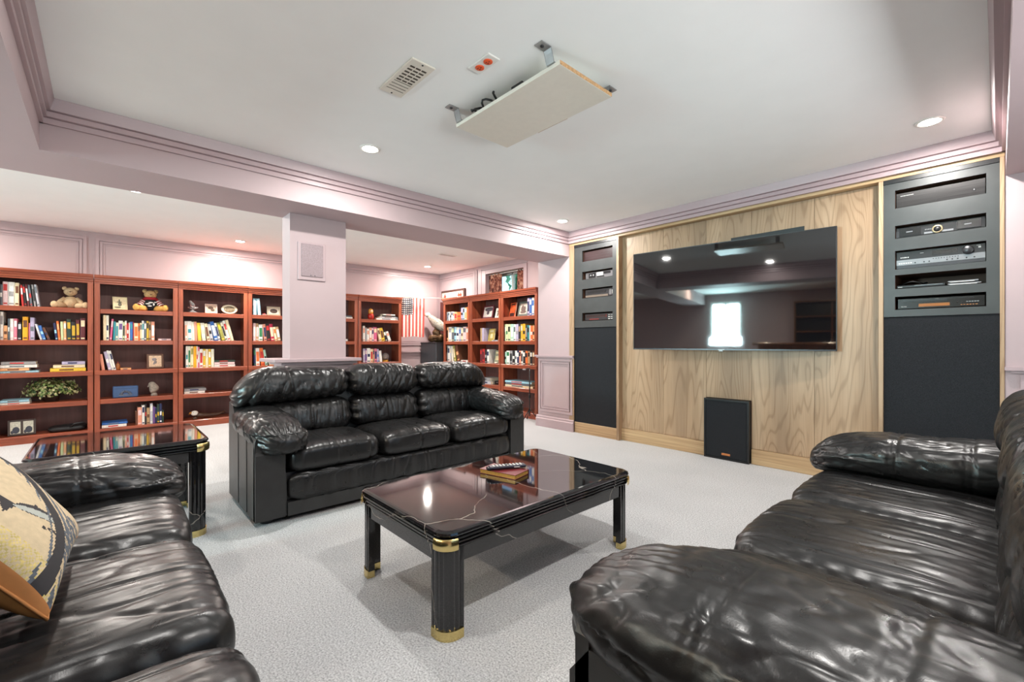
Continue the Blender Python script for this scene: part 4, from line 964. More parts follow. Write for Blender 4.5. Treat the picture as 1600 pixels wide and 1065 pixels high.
lying(3, 3, Z9, [(160, 445, 445, 480, 'white'), (160, 462, 408, 444, 'grey')], word='magazine', grp='magazines on the cherry bookcases')
row(4, 0, Z3, [(1106, 1150, 200, 'lightblue', -2, 'white'), (1166, 1202, 204, 'lightblue', -22, 'white')])
row(4, 1, Z3, [(1106, 1140, 492, 'palepink'), (1141, 1172, 495, 'tan', 0, 'palepink'), (1174, 1222, 510, 'white', -10, 'green'), (1240, 1272, 505, 'salmon', -44), (1276, 1318, 505, 'black', -46, 'red'), (1322, 1364, 505, 'crimson', -60), (1368, 1398, 540, 'cream', -50), (1402, 1438, 538, 'tan', -46)])
row(4, 2, Z3, [(1116, 1140, 790, 'navy', -6, 'green'), (1142, 1188, 790, 'white', -12, 'orange'), (1206, 1248, 790, 'orange', -40, 'red'), (1254, 1282, 810, 'mint', -38)])
lying(4, 2, Z3, [(1300, 1560, 962, 984, 'peach'), (1296, 1560, 928, 961, 'white'), (1300, 1390, 905, 927, 'orange')])
lying(5, 0, Z6, [(20, 235, 412, 432, 'white'), (20, 225, 394, 411, 'slate')], word='magazine', grp='magazines on the cherry bookcases')
lying(5, 1, Z6, [(20, 176, 676, 702, 'white')])
lying(6, 0, Z6, [(520, 778, 436, 458, 'white'), (560, 772, 418, 435, 'silver'), (585, 755, 400, 417, 'black'), (600, 740, 384, 399, 'white')], word='magazine', grp='magazines on the cherry bookcases')
row(6, 1, Z6, [(358, 384, 525, 'white'), (385, 406, 545, 'grey'), (407, 434, 558, 'white'), (435, 464, 545, 'salmon', 0, 'white'), (465, 488, 550, 'palepink'), (489, 525, 540, 'magenta'), (556, 584, 558, 'cream', -30), (585, 622, 555, 'yellow', -42, 'brown'), (626, 652, 585, 'black', -44), (664, 696, 600, 'white', -40)])
row(6, 2, Z6, [(360, 384, 795, 'lavender', 0, 'white'), (385, 408, 800, 'purple', 0, 'palepink'), (409, 448, 790, 'white', 0, 'navy'), (449, 478, 800, 'cream', 0, 'red'), (479, 496, 805, 'tan'), (497, 526, 795, 'pink', 0, 'navy'), (527, 548, 800, 'lavender', 0, 'blue'), (560, 590, 820, 'white', -26)])
row(7, 0, Z7, [(150, 166, 775, 'white'), (167, 180, 775, 'slate'), (181, 200, 772, 'white', 0, 'slate'), (201, 222, 772, 'grey'), (223, 244, 770, 'white'), (245, 264, 770, 'silver', 0, 'orange'), (265, 300, 772, 'peach', 0, 'red'), (301, 352, 775, 'orange', 0, 'red'), (355, 384, 714, 'lavender'), (385, 404, 712, 'lightblue'), (405, 438, 710, 'peach'), (440, 464, 700, 'orange')])
row(7, 1, Z8, [(36, 50, 345, 'peach'), (51, 74, 342, 'white', 0, 'grey'), (75, 94, 340, 'slate', 0, 'palegreen'), (95, 110, 342, 'lightblue'), (111, 130, 345, 'white', 0, 'navy'), (131, 146, 345, 'silver', 0, 'blue'), (147, 160, 348, 'cream'), (161, 184, 340, 'palepink', 0, 'slate'), (185, 205, 342, 'salmon')])
row(7, 2, Z8, [(30, 46, 482, 'grey'), (48, 60, 486, 'white'), (61, 70, 488, 'silver'), (76, 88, 488, 'ivory', -8), (94, 108, 486, 'olive', -16, 'cream'), (118, 140, 488, 'brown', -34, 'peach')])
lying(7, 2, Z8, [(146, 205, 592, 606, 'white')])
row(8, 1, Z8, [(292, 304, 350, 'tan'), (305, 318, 350, 'lavender')])
lying(8, 1, Z8, [(380, 424, 440, 449, 'silver')])
row(8, 2, Z8, [(290, 306, 508, 'maroon', 0, 'red'), (307, 325, 508, 'red', 0, 'maroon'), (326, 342, 512, 'black'), (343, 358, 512, 'white', 0, 'navy')])
lying(8, 3, Z8, [(300, 372, 748, 772, 'silver'), (302, 366, 722, 747, 'grey')], word='magazine', grp='magazines on the cherry bookcases')
row(9, 0, Z8, [(648, 664, 122, 'lavender', 0, 'navy'), (665, 681, 120, 'blue', 0, 'white'), (682, 700, 118, 'white', 0, 'blue')])
row(9, 1, Z8, [(475, 486, 322, 'palegreen'), (487, 500, 320, 'cream', 0, 'green'), (501, 520, 320, 'palegreen', 0, 'black'), (521, 544, 320, 'mint', 0, 'white'), (545, 560, 322, 'white', 0, 'slate'), (561, 580, 320, 'lavender', 0, 'grey'), (581, 597, 318, 'black', 0, 'tan'), (598, 614, 320, 'gold'), (615, 632, 318, 'amber', 0, 'black'), (633, 648, 325, 'darkgreen', 0, 'grey'), (649, 662, 328, 'teal'), (663, 672, 330, 'white'), (673, 688, 332, 'orange', 0, 'white'), (689, 702, 330, 'peach')])
row(9, 2, Z8, [(475, 489, 530, 'mint'), (490, 514, 522, 'white', 0, 'green'), (515, 534, 522, 'grey', 0, 'black'), (535, 554, 520, 'black', 0, 'white'), (555, 569, 522, 'white'), (570, 584, 520, 'navy', 0, 'white'), (585, 600, 522, 'salmon'), (601, 614, 522, 'white', 0, 'black'), (615, 632, 524, 'black', 0, 'white'), (633, 650, 524, 'orange', 0, 'black'), (651, 668, 526, 'tan', 0, 'black'), (669, 685, 526, 'black', 0, 'white'), (686, 704, 526, 'brown', 0, 'cream')])
lying(9, 3, Z8, [(480, 690, 786, 802, 'cream'), (484, 672, 770, 785, 'slate'), (480, 680, 754, 769, 'lightblue')], word='magazine', grp='magazines on the cherry bookcases')

# ================================================================ ornaments on the shelves
def spot(case, sh, px, py=500, back=.06):
    a, _ = place(case, px, py); p = wpos(case, a, SHZ[sh] + .0006, back); return p
def pxw(case, x0, x1, y=500): return abs(place(case, x1, y)[0] - place(case, x0, y)[0])
def deco(name, label, cat, case, sh, px, back=.06, turn=0): return thing(name, label, cat, spot(case, sh, px, 500, back), crot(case) + turn)
# in every local frame below -y looks out of the shelf
M_bear = plain('tan_plush', (206, 176, 138), .95, var=.12, nscale=140, bump=.6); M_bear2 = plain('honey_plush', (216, 164, 86), .95, var=.14, nscale=140, bump=.6); M_bear3 = plain('beige_plush', (196, 160, 112), .95, var=.12, nscale=140, bump=.6)
def teddy(label, case, px, s, mats, sweater=False):
    t = deco('teddy_bear', label, 'teddy bear', case, 0, px, .10)
    fur, limb = mats
    def B(n, c, r, m, p=t): return MB().ball([v * s for v in c], [v * s for v in r], 18, 12).build(n, m, p)
    if sweater:
        red = plain('red_knit', (150, 24, 36), .9, nscale=90, bump=.4); blk = plain('black_knit', (24, 26, 30), .9, nscale=90, bump=.4); wht = plain('white_knit', (224, 218, 212), .9)
        b = B('sweater', (0, 0, .40), (.36, .30, .40), blk); B('collar', (0, -.02, .74), (.34, .27, .13), red, b)
        for q in ((-.12, -.285, .42, .13, .03), (.0, -.30, .50, .12, .03), (.14, -.28, .40, .04, .08), (-.05, -.29, .30, .10, .03), (.20, -.24, .52, .07, .03)): MB().ball([q[0] * s, q[1] * s, q[2] * s], (q[3] * s, .015 * s, q[4] * s), 10, 6).build('knit_motif', wht, b)
    else:
        b = B('body', (0, 0, .36), (.34, .30, .36), fur)
    h = B('head', (0, -.03, .98), (.30, .27, .25), fur)
    B('muzzle', (0, -.26, .92), (.13, .12, .10), fur, h); B('nose', (0, -.375, .95), (.045, .03, .03), plain('nose_thread', (92, 62, 50), .6), h)
    for sx in (-1, 1):
        B('ear', (sx * .25, .02, 1.17), (.115, .07, .115), fur, h); B('eye', (sx * .10, -.255, 1.03), (.022, .02, .022), M_blackgloss, h)
        if sweater:
            a = MB().tube([(sx * .25 * s, 0, .66 * s), (sx * .42 * s, -.1 * s, .46 * s), (sx * .52 * s, -.2 * s, .30 * s)], [.13 * s, .14 * s, .12 * s], 12).build('sleeve', red, t)
            for k in (.35, .6, .85):
                c = Vector((sx * (.25 + .27 * k) * s, -.2 * k * s, (.66 - .36 * k) * s)); MB().tube([c - Vector((sx * .012 * s, -.01 * s, -.018 * s)), c + Vector((sx * .012 * s, -.01 * s, -.018 * s))], .147 * s, 12).build('sleeve_stripe', wht, a)
            B('paw', (sx * .55, -.23, .24), (.11, .11, .11), limb)
        else: MB().tube([(sx * .24 * s, -.05 * s, .60 * s), (sx * .42 * s, -.12 * s, .40 * s), (sx * .56 * s, -.22 * s, .20 * s)], [.10 * s, .12 * s, .11 * s], 12).build('arm', fur, t)
        lg = MB().tube([(sx * .22 * s, -.05 * s, .17 * s), (sx * .48 * s, -.28 * s, .16 * s), (sx * .64 * s, -.42 * s, .17 * s)], [.17 * s, .165 * s, .14 * s], 14).build('leg', limb, t)
        B('foot', (sx * .66, -.46, .19), (.15, .11, .19), limb, lg)
    return t
teddy('plain beige teddy bear sitting on the top shelf of the leftmost bookcase', 1, 109.5, .185, (M_bear, M_bear))
teddy('honey teddy bear in a red and black knitted sweater on the top shelf', 2, 236, .205, (M_bear3, M_bear2), True)
def picture_frame(label, case, sh, px0, px1, h, rim, frame_m, art, tilt=12, back=.04, turn=0, second=None, depth=.014):
    """leaning frame: rim, mount/photo with simple dark shapes, strut"""
    t = deco('picture_frame', label, 'picture frame', case, sh, (px0 + px1) / 2, back, turn); W = pxw(case, px0, px1) / 2; t.rotation_euler = (R(-tilt), 0, crot(case) + turn)
    t.location.z += abs(math.sin(R(tilt))) * (depth + .005) + .0006
    m = MB()
    for b in ((-W, -W + rim, 0, h), (W - rim, W, 0, h), (-W + rim, W - rim, 0, rim), (-W + rim, W - rim, h - rim, h)): m.cbox(b[0], b[1], 0, depth, b[2], b[3], .002)
    if second: m.cbox(-rim / 2, rim / 2, 0, depth, rim, h - rim, .002)
    m.build('frame', frame_m, t); ins = [(-W + rim, W - rim)] if not second else [(-W + rim, -rim / 2), (rim / 2, W - rim)]
    for k, (a, b) in enumerate(ins):
        p = MB().box(a, b, .004, .008, rim, h - rim).build('photo', art[0], t); w_ = b - a; hh = h - 2 * rim
        for (fx, fz, rx, rz) in art[2]: MB().ball((a + fx * w_, .004, rim + fz * hh), (rx * w_, .0012, rz * hh), 10, 6).build('photo_figure', art[1], p)
    MB().box(-.012, .012, depth, depth + .004, .0, h * .7).build('strut', M_black, t); return t
ph = lambda n, c: plain(n, c, .35, var=.2, nscale=60)
picture_frame('cream picture frame with a small drawing beside the sweater bear', 2, 0, 176.5, 200, .150, .012, plain('cream_frame', (214, 200, 158), .5), (ph('parchment', (222, 206, 166)), ph('ink', (96, 92, 74)), [(.45, .62, .22, .06), (.45, .75, .06, .14), (.48, .4, .16, .18), (.3, .12, .3, .07)]), turn=R(8))
picture_frame('brown wooden frame with a pale drawing on the middle shelf', 2, 2, 230, 256.5, .175, .02, plain('walnut_frame', (98, 60, 36), .4), (ph('peach_paper', (222, 190, 158)), ph('pencil', (136, 124, 124)), [(.42, .66, .2, .13), (.5, .42, .12, .16), (.4, .3, .07, .1)]))
picture_frame('dark double photo frame on the bottom shelf of the leftmost bookcase', 1, 4, 11, 56, .16, .018, plain('dark_brown_frame', (64, 48, 42), .4), (ph('snow_photo', (206, 204, 186)), ph('photo_shadow', (52, 56, 70)), [(.55, .3, .35, .28), (.2, .15, .16, .14)]), second=True, turn=R(6))
picture_frame('square stone-look photo plaque between glass bird and oval plate', 3, 0, 321.5, 341, .122, .016, plain('mottled_stone', (204, 178, 164), .6, var=.2), (ph('sepia', (190, 168, 146)), ph('sepia_dark', (82, 62, 50)), [(.45, .6, .3, .22), (.65, .3, .22, .2)]))
picture_frame('silver square frame with a round portrait beside light blue books', 4, 0, 419, 440, .128, .022, plain('champagne_frame', (196, 184, 162), .3, metal=.5), (ph('warm_grey', (206, 196, 178)), ph('portrait', (72, 60, 54)), [(.5, .5, .38, .38)]))
picture_frame('dark red frame with a portrait on the top shelf under the window', 8, 0, 748.5, 766.5, .205, .022, plain('dark_red_frame', (96, 32, 44), .35), (ph('portrait_photo', (198, 190, 182)), ph('portrait_shadow', (70, 66, 74)), [(.6, .75, .5, .2), (.5, .42, .16, .2)]), turn=R(-6))
picture_frame('small white photo stand beside the dark red frame', 8, 0, 769, 777.5, .15, .008, M_white, (ph('pale_photo', (220, 212, 196)), ph('pale_photo_shadow', (110, 100, 90)), [(.5, .7, .3, .12), (.5, .35, .2, .25)]), turn=R(-8))
picture_frame('large grey family photo frame on the top shelf beside the pier', 9, 0, 804.5, 822.5, .215, .03, plain('grey_green_frame', (98, 104, 98), .35), (ph('family_photo', (206, 190, 176)), ph('family_dark', (110, 92, 86)), [(.35, .55, .2, .3), (.62, .45, .18, .3), (.5, .2, .4, .14)]), turn=R(-6), back=.03)
def face_out(label, case, sh, px0, px1, h, cov, sub, tilt=10, turn=0, back=.05):
    t = deco('book', label, 'book', case, sh, (px0 + px1) / 2, back, turn); W = pxw(case, px0, px1) / 2; t.rotation_euler = (R(-tilt), 0, crot(case) + turn); t.location.z += .0045; t['group'] = 'books on the cherry bookcases'
    m = MB(); m.box(-W, W, 0, .002, 0, h); m.box(-W, W, .016, .018, 0, h); m.box(-W, -W + .002, 0, .018, 0, h); m.build('cover', cov, t); MB().box(-W + .002, W - .003, .002, .016, .003, h - .003).build('pages', M_pages, t)
    for (x, z, rx, rz) in sub[1]: MB().box((x - rx) * W, (x + rx) * W, -.0008, .0004, (z - rz) * h, (z + rz) * h).build('cover_art', sub[0], t)
face_out('red and orange book facing outward on the top shelf beside the pier', 9, 0, 789.5, 801.5, .21, plain('flame_cover', (206, 84, 46), .4, var=.5, nscale=20), (plain('dark_cover_print', (60, 36, 34), .4), [(0, .15, .8, .12), (.0, .88, .7, .04)]), turn=R(-14))
face_out('yellow-green book facing outward on the second shelf under the window', 8, 1, 757, 768, .19, plain('yellow_green_cover', (186, 164, 82), .4, var=.4, nscale=50), (plain('pale_cover_print', (228, 214, 170), .4), [(0, .8, .6, .08), (.1, .4, .4, .18)]), turn=R(-8))
face_out('grey-green book facing outward on the middle shelf under the window', 8, 2, 766.8, 777.5, .195, plain('grey_green_cover', (150, 152, 128), .4, var=.4, nscale=50), (plain('pale_cover_print', (228, 214, 170), .4), [(0, .82, .7, .07), (0, .4, .6, .16)]), turn=R(-8))

# plant
t = deco('potted_ivy', 'variegated ivy plant filling the fourth shelf of the leftmost bookcase', 'plant', 1, 3, 79, .14)
MB().lathe([(.055, 0), (.07, .07), (.075, .075), (.065, .075)], 18).build('pot', plain('dark_pot', (52, 44, 38), .5), t)
def leaves(n, hx, hy, hz, zc, size, seed):
    rs = random.Random(seed); V = []; F = []; MI = []
    for _ in range(n):
        a, b = rs.uniform(0, 2 * PI), rs.uniform(-.35, 1); rr = rs.uniform(.55, 1) ; c = math.sqrt(max(0, 1 - b * b))
        p = Vector((hx * rr * c * math.cos(a), hy * rr * c * math.sin(a), zc + hz * rr * b)); s = size * rs.uniform(.6, 1.2)
        up = Vector((math.cos(a) * c + rs.uniform(-.6, .6), math.sin(a) * c + rs.uniform(-.6, .6), b + rs.uniform(-.5, .5))).normalized(); d = up.cross(Vector((rs.uniform(-1, 1), rs.uniform(-1, 1), rs.uniform(-1, 1)))).normalized(); sd = d.cross(up)
        o = len(V); V += [p, p + d * s * .45 + sd * s * .42 + up * s * .08, p + d * s, p + d * s * .45 - sd * s * .42 + up * s * .08, p + d * s * .5 - up * s * .05]
        F += [(o, o + 4, o + 1), (o + 1, o + 4, o + 2), (o + 2, o + 4, o + 3), (o + 3, o + 4, o)]; MI += [rs.choice((0, 0, 1, 1, 2))] * 4
    return np.array([tuple(v) for v in V]), F, MI
V, F, MI = leaves(620, .225, .115, .14, .11, .036, 4)
V[:, 2] = np.clip(V[:, 2], .003, .262)
o = np_link('foliage', V, F, [M_leaf, M_leaf2, M_leaf3], t, False, MI); o['kind'] = 'stuff'
m = MB()
for k in range(9): a = k * .7; m.tube([(0, 0, .07), (.06 * math.cos(a), .04 * math.sin(a), .15), (.16 * math.cos(a), .07 * math.sin(a), .12)], .0025, 5)
m.build('stems', M_leaf3, t)
# black bag and papers on bottom shelf
t = deco('black_bag', 'flat black bag lying on the bottom shelf of the leftmost bookcase', 'bag', 1, 4, 105, .12)
cushion('bag_body', (0, 0, .03), (.15, .11, .03), plain('black_nylon', (26, 26, 28), .5), t, (24, 14, 8), (5, 5, 2.2), lambda u, p: .006 * fbm(p, 20, 3), lambda p, u: np.stack([p[:, 0], p[:, 1], np.maximum(p[:, 2], -.0295)], 1))
MB().tube([(.02, -.11, .05), (.06, -.13, .085), (.12, -.12, .09), (.16, -.10, .055)], .007, 8).build('handle', plain('black_nylon', (26, 26, 28), .5), t)
# bottle, blue box, owl
t = deco('amber_bottle', 'small amber bottle on the middle shelf of the sweater-bear bookcase', 'bottle', 2, 2, 184.6, .04)
MB().lathe([(.016, 0), (.019, .01), (.019, .055), (.012, .07), (.0085, .078)], 16).build('body', plain('amber_glass', (150, 88, 40), .12, coat=.4), t); MB().lathe([(.010, .078), (.010, .094), (.001, .095)], 14).build('stopper', M_maroon, t)
t = deco('blue_box', 'slate blue box with a silver fan emblem on the fourth shelf', 'box', 2, 3, 196.5, .03)
MB().cbox(-.112, .112, 0, .05, 0, .134, .008).build('case', plain('slate_blue', (64, 92, 134), .45), t)
m = MB()
for k in range(9): a = R(12 + 19.5 * k); m.tube([(.025 * math.cos(a), -.0005, .035 + .025 * math.sin(a)), (.055 * math.cos(a), -.0005, .035 + .05 * math.sin(a))], .0045, 6, flat=(1, 1))
m.box(-.058, .058, -.002, .001, .026, .033); m.build('fan_emblem', M_silver, t); MB().box(-.1, .1, -.0007, .0005, .105, .107).build('lid_line', M_dark, t)
t = deco('stone_figurine', 'small carved grey stone bird on the fourth shelf beside the blue box', 'figurine', 2, 3, 241.5, .05)
M_stone = plain('grey_stone', (150, 138, 126), .75, var=.25, nscale=60, bump=.5)
MB().lathe([(.03, 0), (.034, .008), (.026, .03), (.022, .035)], 16).build('base', M_stone, t); cushion('bird', (0, 0, .095), (.042, .038, .07), M_stone, t, (14, 14, 16), (2.2, 2.2, 2.2), lambda u, p: .008 * fbm(p, 45, 8), lambda p, u: p + np.stack([.25 * np.clip(p[:, 2], -.1, .1) * -1 * np.sin(p[:, 2] * 30), 0 * p[:, 2], 0 * p[:, 2]], 1)); MB().tube([(-.035, -.005, .125), (-.055, -.005, .118), (-.062, -.004, .105)], [.012, .007, .002], 8).build('beak', M_stone, t)
# glass bird, oval plate, little dish
t = deco('glass_bird', 'clear glass bird with raised wings on the top shelf', 'figurine', 3, 0, 302, .05)
MB().lathe([(.045, 0), (.047, .006), (.03, .02), (.012, .03), (.010, .045)], 18).build('base', M_crystal, t)
MB().tube([(-.05, 0, .065), (-.02, 0, .06), (.02, 0, .058), (.055, 0, .07)], [.006, .016, .017, .006], 12).build('body', M_crystal, t)
for s in (-1, 1): MB().tube([(.0, s * .01, .068), (-.005, s * .025, .10), (-.03, s * .035, .148)], [.022, .026, .006], 10, flat=(1, .25)).build('wing', M_crystal, t)
t = deco('oval_plate', 'oval cream plate with a landscape picture standing on the top shelf', 'plate', 3, 0, 360, .05); t.rotation_euler = (R(-10), 0, crot(3)); t.location.z += .003
MB().lathe([(.001, .006), (.072, .006), (.082, 0), (.084, -.003), (.07, -.001), (.001, .001)], 32, c=(0, 0, .062), ax='y', sx=1.12, sy=.74).build('plate_body', plain('cream_china', (220, 208, 182), .25), t)
MB().lathe([(.001, -.0022), (.056, -.0022), (.058, .0)], 28, c=(0, 0, .062), ax='y', sx=1.12, sy=.74).build('landscape_print', plain('landscape_print', (134, 122, 98), .3, var=.5, nscale=40), t)
t = deco('trinket_dish', 'small red and white trinket on the top shelf beside light blue books', 'trinket', 4, 0, 414.5, .04); MB().lathe([(.02, 0), (.034, .012), (.036, .016), (.02, .017)], 16).build('dish', M_white, t); MB().ball((-.006, 0, .022), (.018, .014, .008), 12, 8).build('lid', plain('red_enamel', (170, 40, 40), .3), t)
# eagle-head carving lying on bottom shelf
t = deco('eagle_carving', 'carved eagle-head figure with white head lying on the bottom shelf', 'figurine', 3, 4, 312, .05)
M_bwood = plain('dark_carved_wood', (72, 48, 34), .45, var=.2); MB().tube([(-.02, 0, .055), (.03, 0, .045), (.10, 0, .035), (.20, .01, .038), (.28, .02, .06)], [.028, .03, .024, .022, .018], 12).build('body', M_bwood, t)
h = cushion('head', (-.045, 0, .075), (.04, .026, .032), plain('white_enamel', (226, 220, 210), .4), t, (12, 10, 10), (2.2, 2.2, 2.2), lambda u, p: .002 * fbm(p, 60, 4)); MB().tube([(-.075, 0, .085), (-.095, 0, .080), (-.103, 0, .062)], [.013, .010, .003], 10).build('beak', plain('ochre_beak', (190, 134, 52), .4), h)
MB().ball((-.06, -.024, .085), .004, 8, 6).build('eye', M_black, h); MB().lathe([(.026, 0), (.03, .006), (.018, .03)], 14, c=(-.04, 0, 0)).build('stand', M_bwood, t)
# nesting doll, snow globe
t = deco('nesting_doll', 'red and gold painted wooden doll on the top shelf left of the flag', 'doll', 6, 0, 581.5, .05)
MB().lathe([(.03, 0), (.048, .025), (.05, .06), (.040, .095)], 20).build('body', plain('red_lacquer', (176, 44, 34), .25, var=.3, nscale=50), t); hd = MB().lathe([(.040, .095), (.036, .11), (.04, .135), (.034, .16), (.016, .178), (.001, .182)], 20).build('head', plain('gold_lacquer', (206, 140, 58), .25), t); MB().ball((0, -.026, .135), (.024, .016, .022), 12, 8).build('face', plain('painted_face', (232, 190, 150), .3), hd)
t = deco('snow_globe', 'glass dome with golden figure on a golden base, middle shelf', 'ornament', 6, 2, 605, .08); g_ = plain('gold_leaf', (206, 148, 56), .3, metal=.7)
MB().lathe([(.064, 0), (.066, .012), (.056, .02), (.05, .034)], 20).build('base', g_, t); cushion('figure', (0, 0, .07), (.034, .03, .04), g_, t, (14, 14, 14), (2, 2, 2), lambda u, p: .01 * fbm(p, 70, 2)); MB().lathe([(.05, .034), (.066, .06), (.07, .09), (.058, .125), (.03, .146), (.001, .15)], 22).build('dome', M_crystal, t)
t = deco('trinket_shell', 'small pale trinket on the middle shelf under the window', 'trinket', 8, 2, 774, .012); cushion('shell', (0, 0, .012), (.035, .02, .012), plain('shell_white', (226, 214, 196), .4), t, (14, 10, 8), (2, 2, 2), lambda u, p: .003 * fbm(p, 90, 4))
t = deco('black_case', 'flat black case on the fourth shelf under the window', 'case', 8, 3, 773, .05); MB().cbox(-.065, .065, 0, .16, 0, .055, .006).build('case', M_black, t); MB().box(-.02, .02, -.003, .0, .03, .04).build('latch', M_steel, t)
t = deco('tan_trinket', 'tiny tan figure at the right end of the second shelf under the window', 'trinket', 8, 1, 777.6, .03); MB().lathe([(.014, 0), (.017, .03), (.012, .05), (.014, .065), (.002, .08)], 12).build('figure', plain('tan_ceramic', (206, 150, 110), .4), t); MB().ball((0, -.012, .06), .006, 8, 6).build('nose', M_bear, t)

# ================================================================ corner: pedestal, eagle, flag, sign
t = thing('pedestal', 'tall black pedestal carrying the eagle statue in the corner', 'pedestal', (-6.775, 4.40, 0))
MB().cbox(-.25, .25, -.19, .19, .0, 1.035, .004).build('column_body', plain('charcoal_plinth', (58, 60, 64), .35), t); MB().cbox(-.255, .255, -.195, .195, 1.035, 1.05, .003).build('top_plate', M_black, t)
e = thing('eagle_statue', 'bronze and white eagle statue perched on a rock on the pedestal', 'statue', (-6.77, 4.36, 1.0505), R(36))
M_bronze = plain('aged_bronze', (96, 70, 46), .38, metal=.5, var=.4, nscale=30); M_feather = plain('silvered_feather', (176, 166, 152), .45, metal=.25, var=.35, nscale=50)
cushion('rock', (0, 0, .07), (.13, .09, .075), M_bronze, e, (18, 14, 12), (2.5, 2.5, 2.5), lambda u, p: .022 * fbm(p, 28, 12) + .01 * fbm(p, 70, 13), lambda p, u: np.stack([p[:, 0], p[:, 1], np.maximum(p[:, 2], -.0698)], 1))
cushion('perch', (.02, 0, .17), (.07, .06, .08), M_bronze, e, (12, 12, 12), (2.4, 2.4, 2.4), lambda u, p: .014 * fbm(p, 40, 22))
bd = MB().tube([(-.145, 0, .475), (-.11, 0, .455), (-.06, 0, .405), (.0, 0, .34), (.07, 0, .29), (.14, 0, .245), (.2, 0, .20)], [.022, .045, .07, .085, .075, .05, .02], 18).build('body', M_feather, e)
hd = MB().ball((-.15, 0, .49), (.052, .042, .042), 16, 10).build('head', plain('white_head_feather', (222, 214, 204), .5), e); MB().tube([(-.185, 0, .495), (-.21, 0, .487), (-.218, 0, .468)], [.016, .011, .003], 10).build('beak', plain('ochre_beak', (190, 134, 52), .4), hd)
for s in (-1, 1):
    MB().ball((-.165, s * .033, .50), .005, 8, 6).build('eye', M_black, hd)
    wg = MB().tube([(-.08, s * .07, .42), (.0, s * .095, .37), (.10, s * .085, .29), (.2, s * .05, .215), (.27, s * .02, .16)], [.03, .062, .06, .038, .008], 12, flat=(.35, 1)).build('wing', M_feather, e)
    for k in range(5): MB().tube([(.02 + k * .03, s * (.105 - k * .006), .37 - k * .03), (.12 + k * .03, s * (.085 - k * .008), .27 - k * .022)], [.012, .004], 6, flat=(.4, 1)).build('feather', M_bronze, wg)
    MB().tube([(.02, s * .035, .30), (.015, s * .04, .23), (.01, s * .045, .20)], [.034, .024, .014], 10).build('leg', M_bronze, e)
MB().tube([(.16, 0, .23), (.24, 0, .16), (.30, 0, .09)], [.03, .05, .045], 10, flat=(1, .2)).build('tail', plain('white_head_feather', (222, 214, 204), .5), e)
# flag hung on a thin pole between the bookcases
fl = thing('flag', 'red and white striped flag with starred dark canton hanging in the corner', 'flag', (-6.80, 3.70, 1.80))
d = Vector((-6.62 + 6.80, 4.045 - 3.70, 0)); Lf = d.length; d.normalize(); nrm = Vector((d.y, -d.x, 0)); Hf = .655; nu, nv = 72, 90; V = []; F = []; MI = []
for i in range(nu + 1):
    for j in range(nv + 1):
        s_ = i / nu; v_ = j / nv; q = d * (Lf * s_ * (1 - .03 * v_)) + nrm * ((.018 + .008 * v_) * math.sin(s_ * 17 + v_ * .8) * (.25 + .75 * v_)); V.append((q.x, q.y, -Hf * v_ - .008 * math.sin(s_ * 9)))
def flagmat(s_, v_):
    if s_ < .50 and v_ < .43:
        a, b = s_ / .5 * 6, v_ / .43 * 8; fa, fb = a % 1 - .5, b % 1 - .5
        return 2 if fa * fa + fb * fb < .085 else 0
    return 1 if int(s_ * 13) % 2 == 0 else 2
for i in range(nu):
    for j in range(nv): o = i * (nv + 1) + j; F.append((o, o + 1, o + nv + 2, o + nv + 1)); MI.append(flagmat((i + .5) / nu, (j + .5) / nv))
np_link('cloth', np.array(V), F, [plain('flag_navy', (48, 48, 62), .8), plain('flag_red', (206, 92, 84), .8), plain('flag_white', (236, 222, 212), .8)], fl, True, MI)
m = MB(); m.tube([(-.02, -.10, .004), (.42, .66, .004)], .006, 8); po = m.build('pole', plain('pale_wood_pole', (222, 190, 172), .4), fl)
for s_ in (.05, .95): MB().tube([d * (Lf * s_ - .006) + Vector((0, 0, .003)), d * (Lf * s_ + .006) + Vector((0, 0, .003))], .0085, 8).build('tie', M_maroon, fl)
# sign on top of the bookcase by the corner, dark plank below it
t = thing('wall_sign', 'dark framed sign with white letters and red shapes above the bookcase', 'sign', (-6.62, 4.615, 1.83), 0)
MB().cbox(-.36, .36, 0, .03, .0, .165, .004).build('board', plain('sign_wood', (74, 46, 38), .5), t); MB().cbox(-.33, .325, -.006, 0, .0, .125, .003).build('panel', plain('sign_cream', (216, 190, 176), .6), t)
lt = plain('sign_white', (240, 234, 226), .5); rd = plain('sign_red', (156, 66, 46), .5)
def letter(x, bars):
    m = MB()
    for a, b, c, d_ in bars: m.box(x + a, x + b, -.014, -.006, .045 + c, .045 + d_)
    m.build('letter', lt, t)
letter(-.14, [(0, .014, 0, .07), (0, .045, 0, .014)]); letter(-.075, [(0, .014, 0, .07), (.03, .044, 0, .07), (0, .044, 0, .012), (0, .044, .058, .07)]); letter(-.01, [(0, .012, .02, .07), (.034, .046, .02, .07), (.012, .034, 0, .03)]); letter(.055, [(0, .014, 0, .07), (0, .045, 0, .012), (0, .04, .028, .04), (0, .045, .058, .07)])
for k in range(7): MB().box(-.15 + k * .045, -.13 + k * .045, -.012, -.006, .012, .03).build('tooth_mark', M_black, t)
for x, s in ((.17, 1), (.235, .8), (-.26, 1)): MB().prism([(x, .05), (x + .04 * s, .02), (x + .075 * s, .06), (x + .05 * s, .075), (x + .038 * s, .105), (x + .022 * s, .075)], 'y', -.013, -.006).build('leaf_shape', rd, t)
o = MB().prism([(-7.03, .05), (-6.90, .05), (-6.88, 1.2), (-6.90, 1.78), (-7.0, 1.80), (-7.02, 1.2)], 'y', 4.61, 4.64).build('carved_plank', plain('dark_red_wood', (82, 34, 30), .4, var=.3)); tag(o, 'narrow dark red carved plank standing in the corner behind the eagle', 'plank')
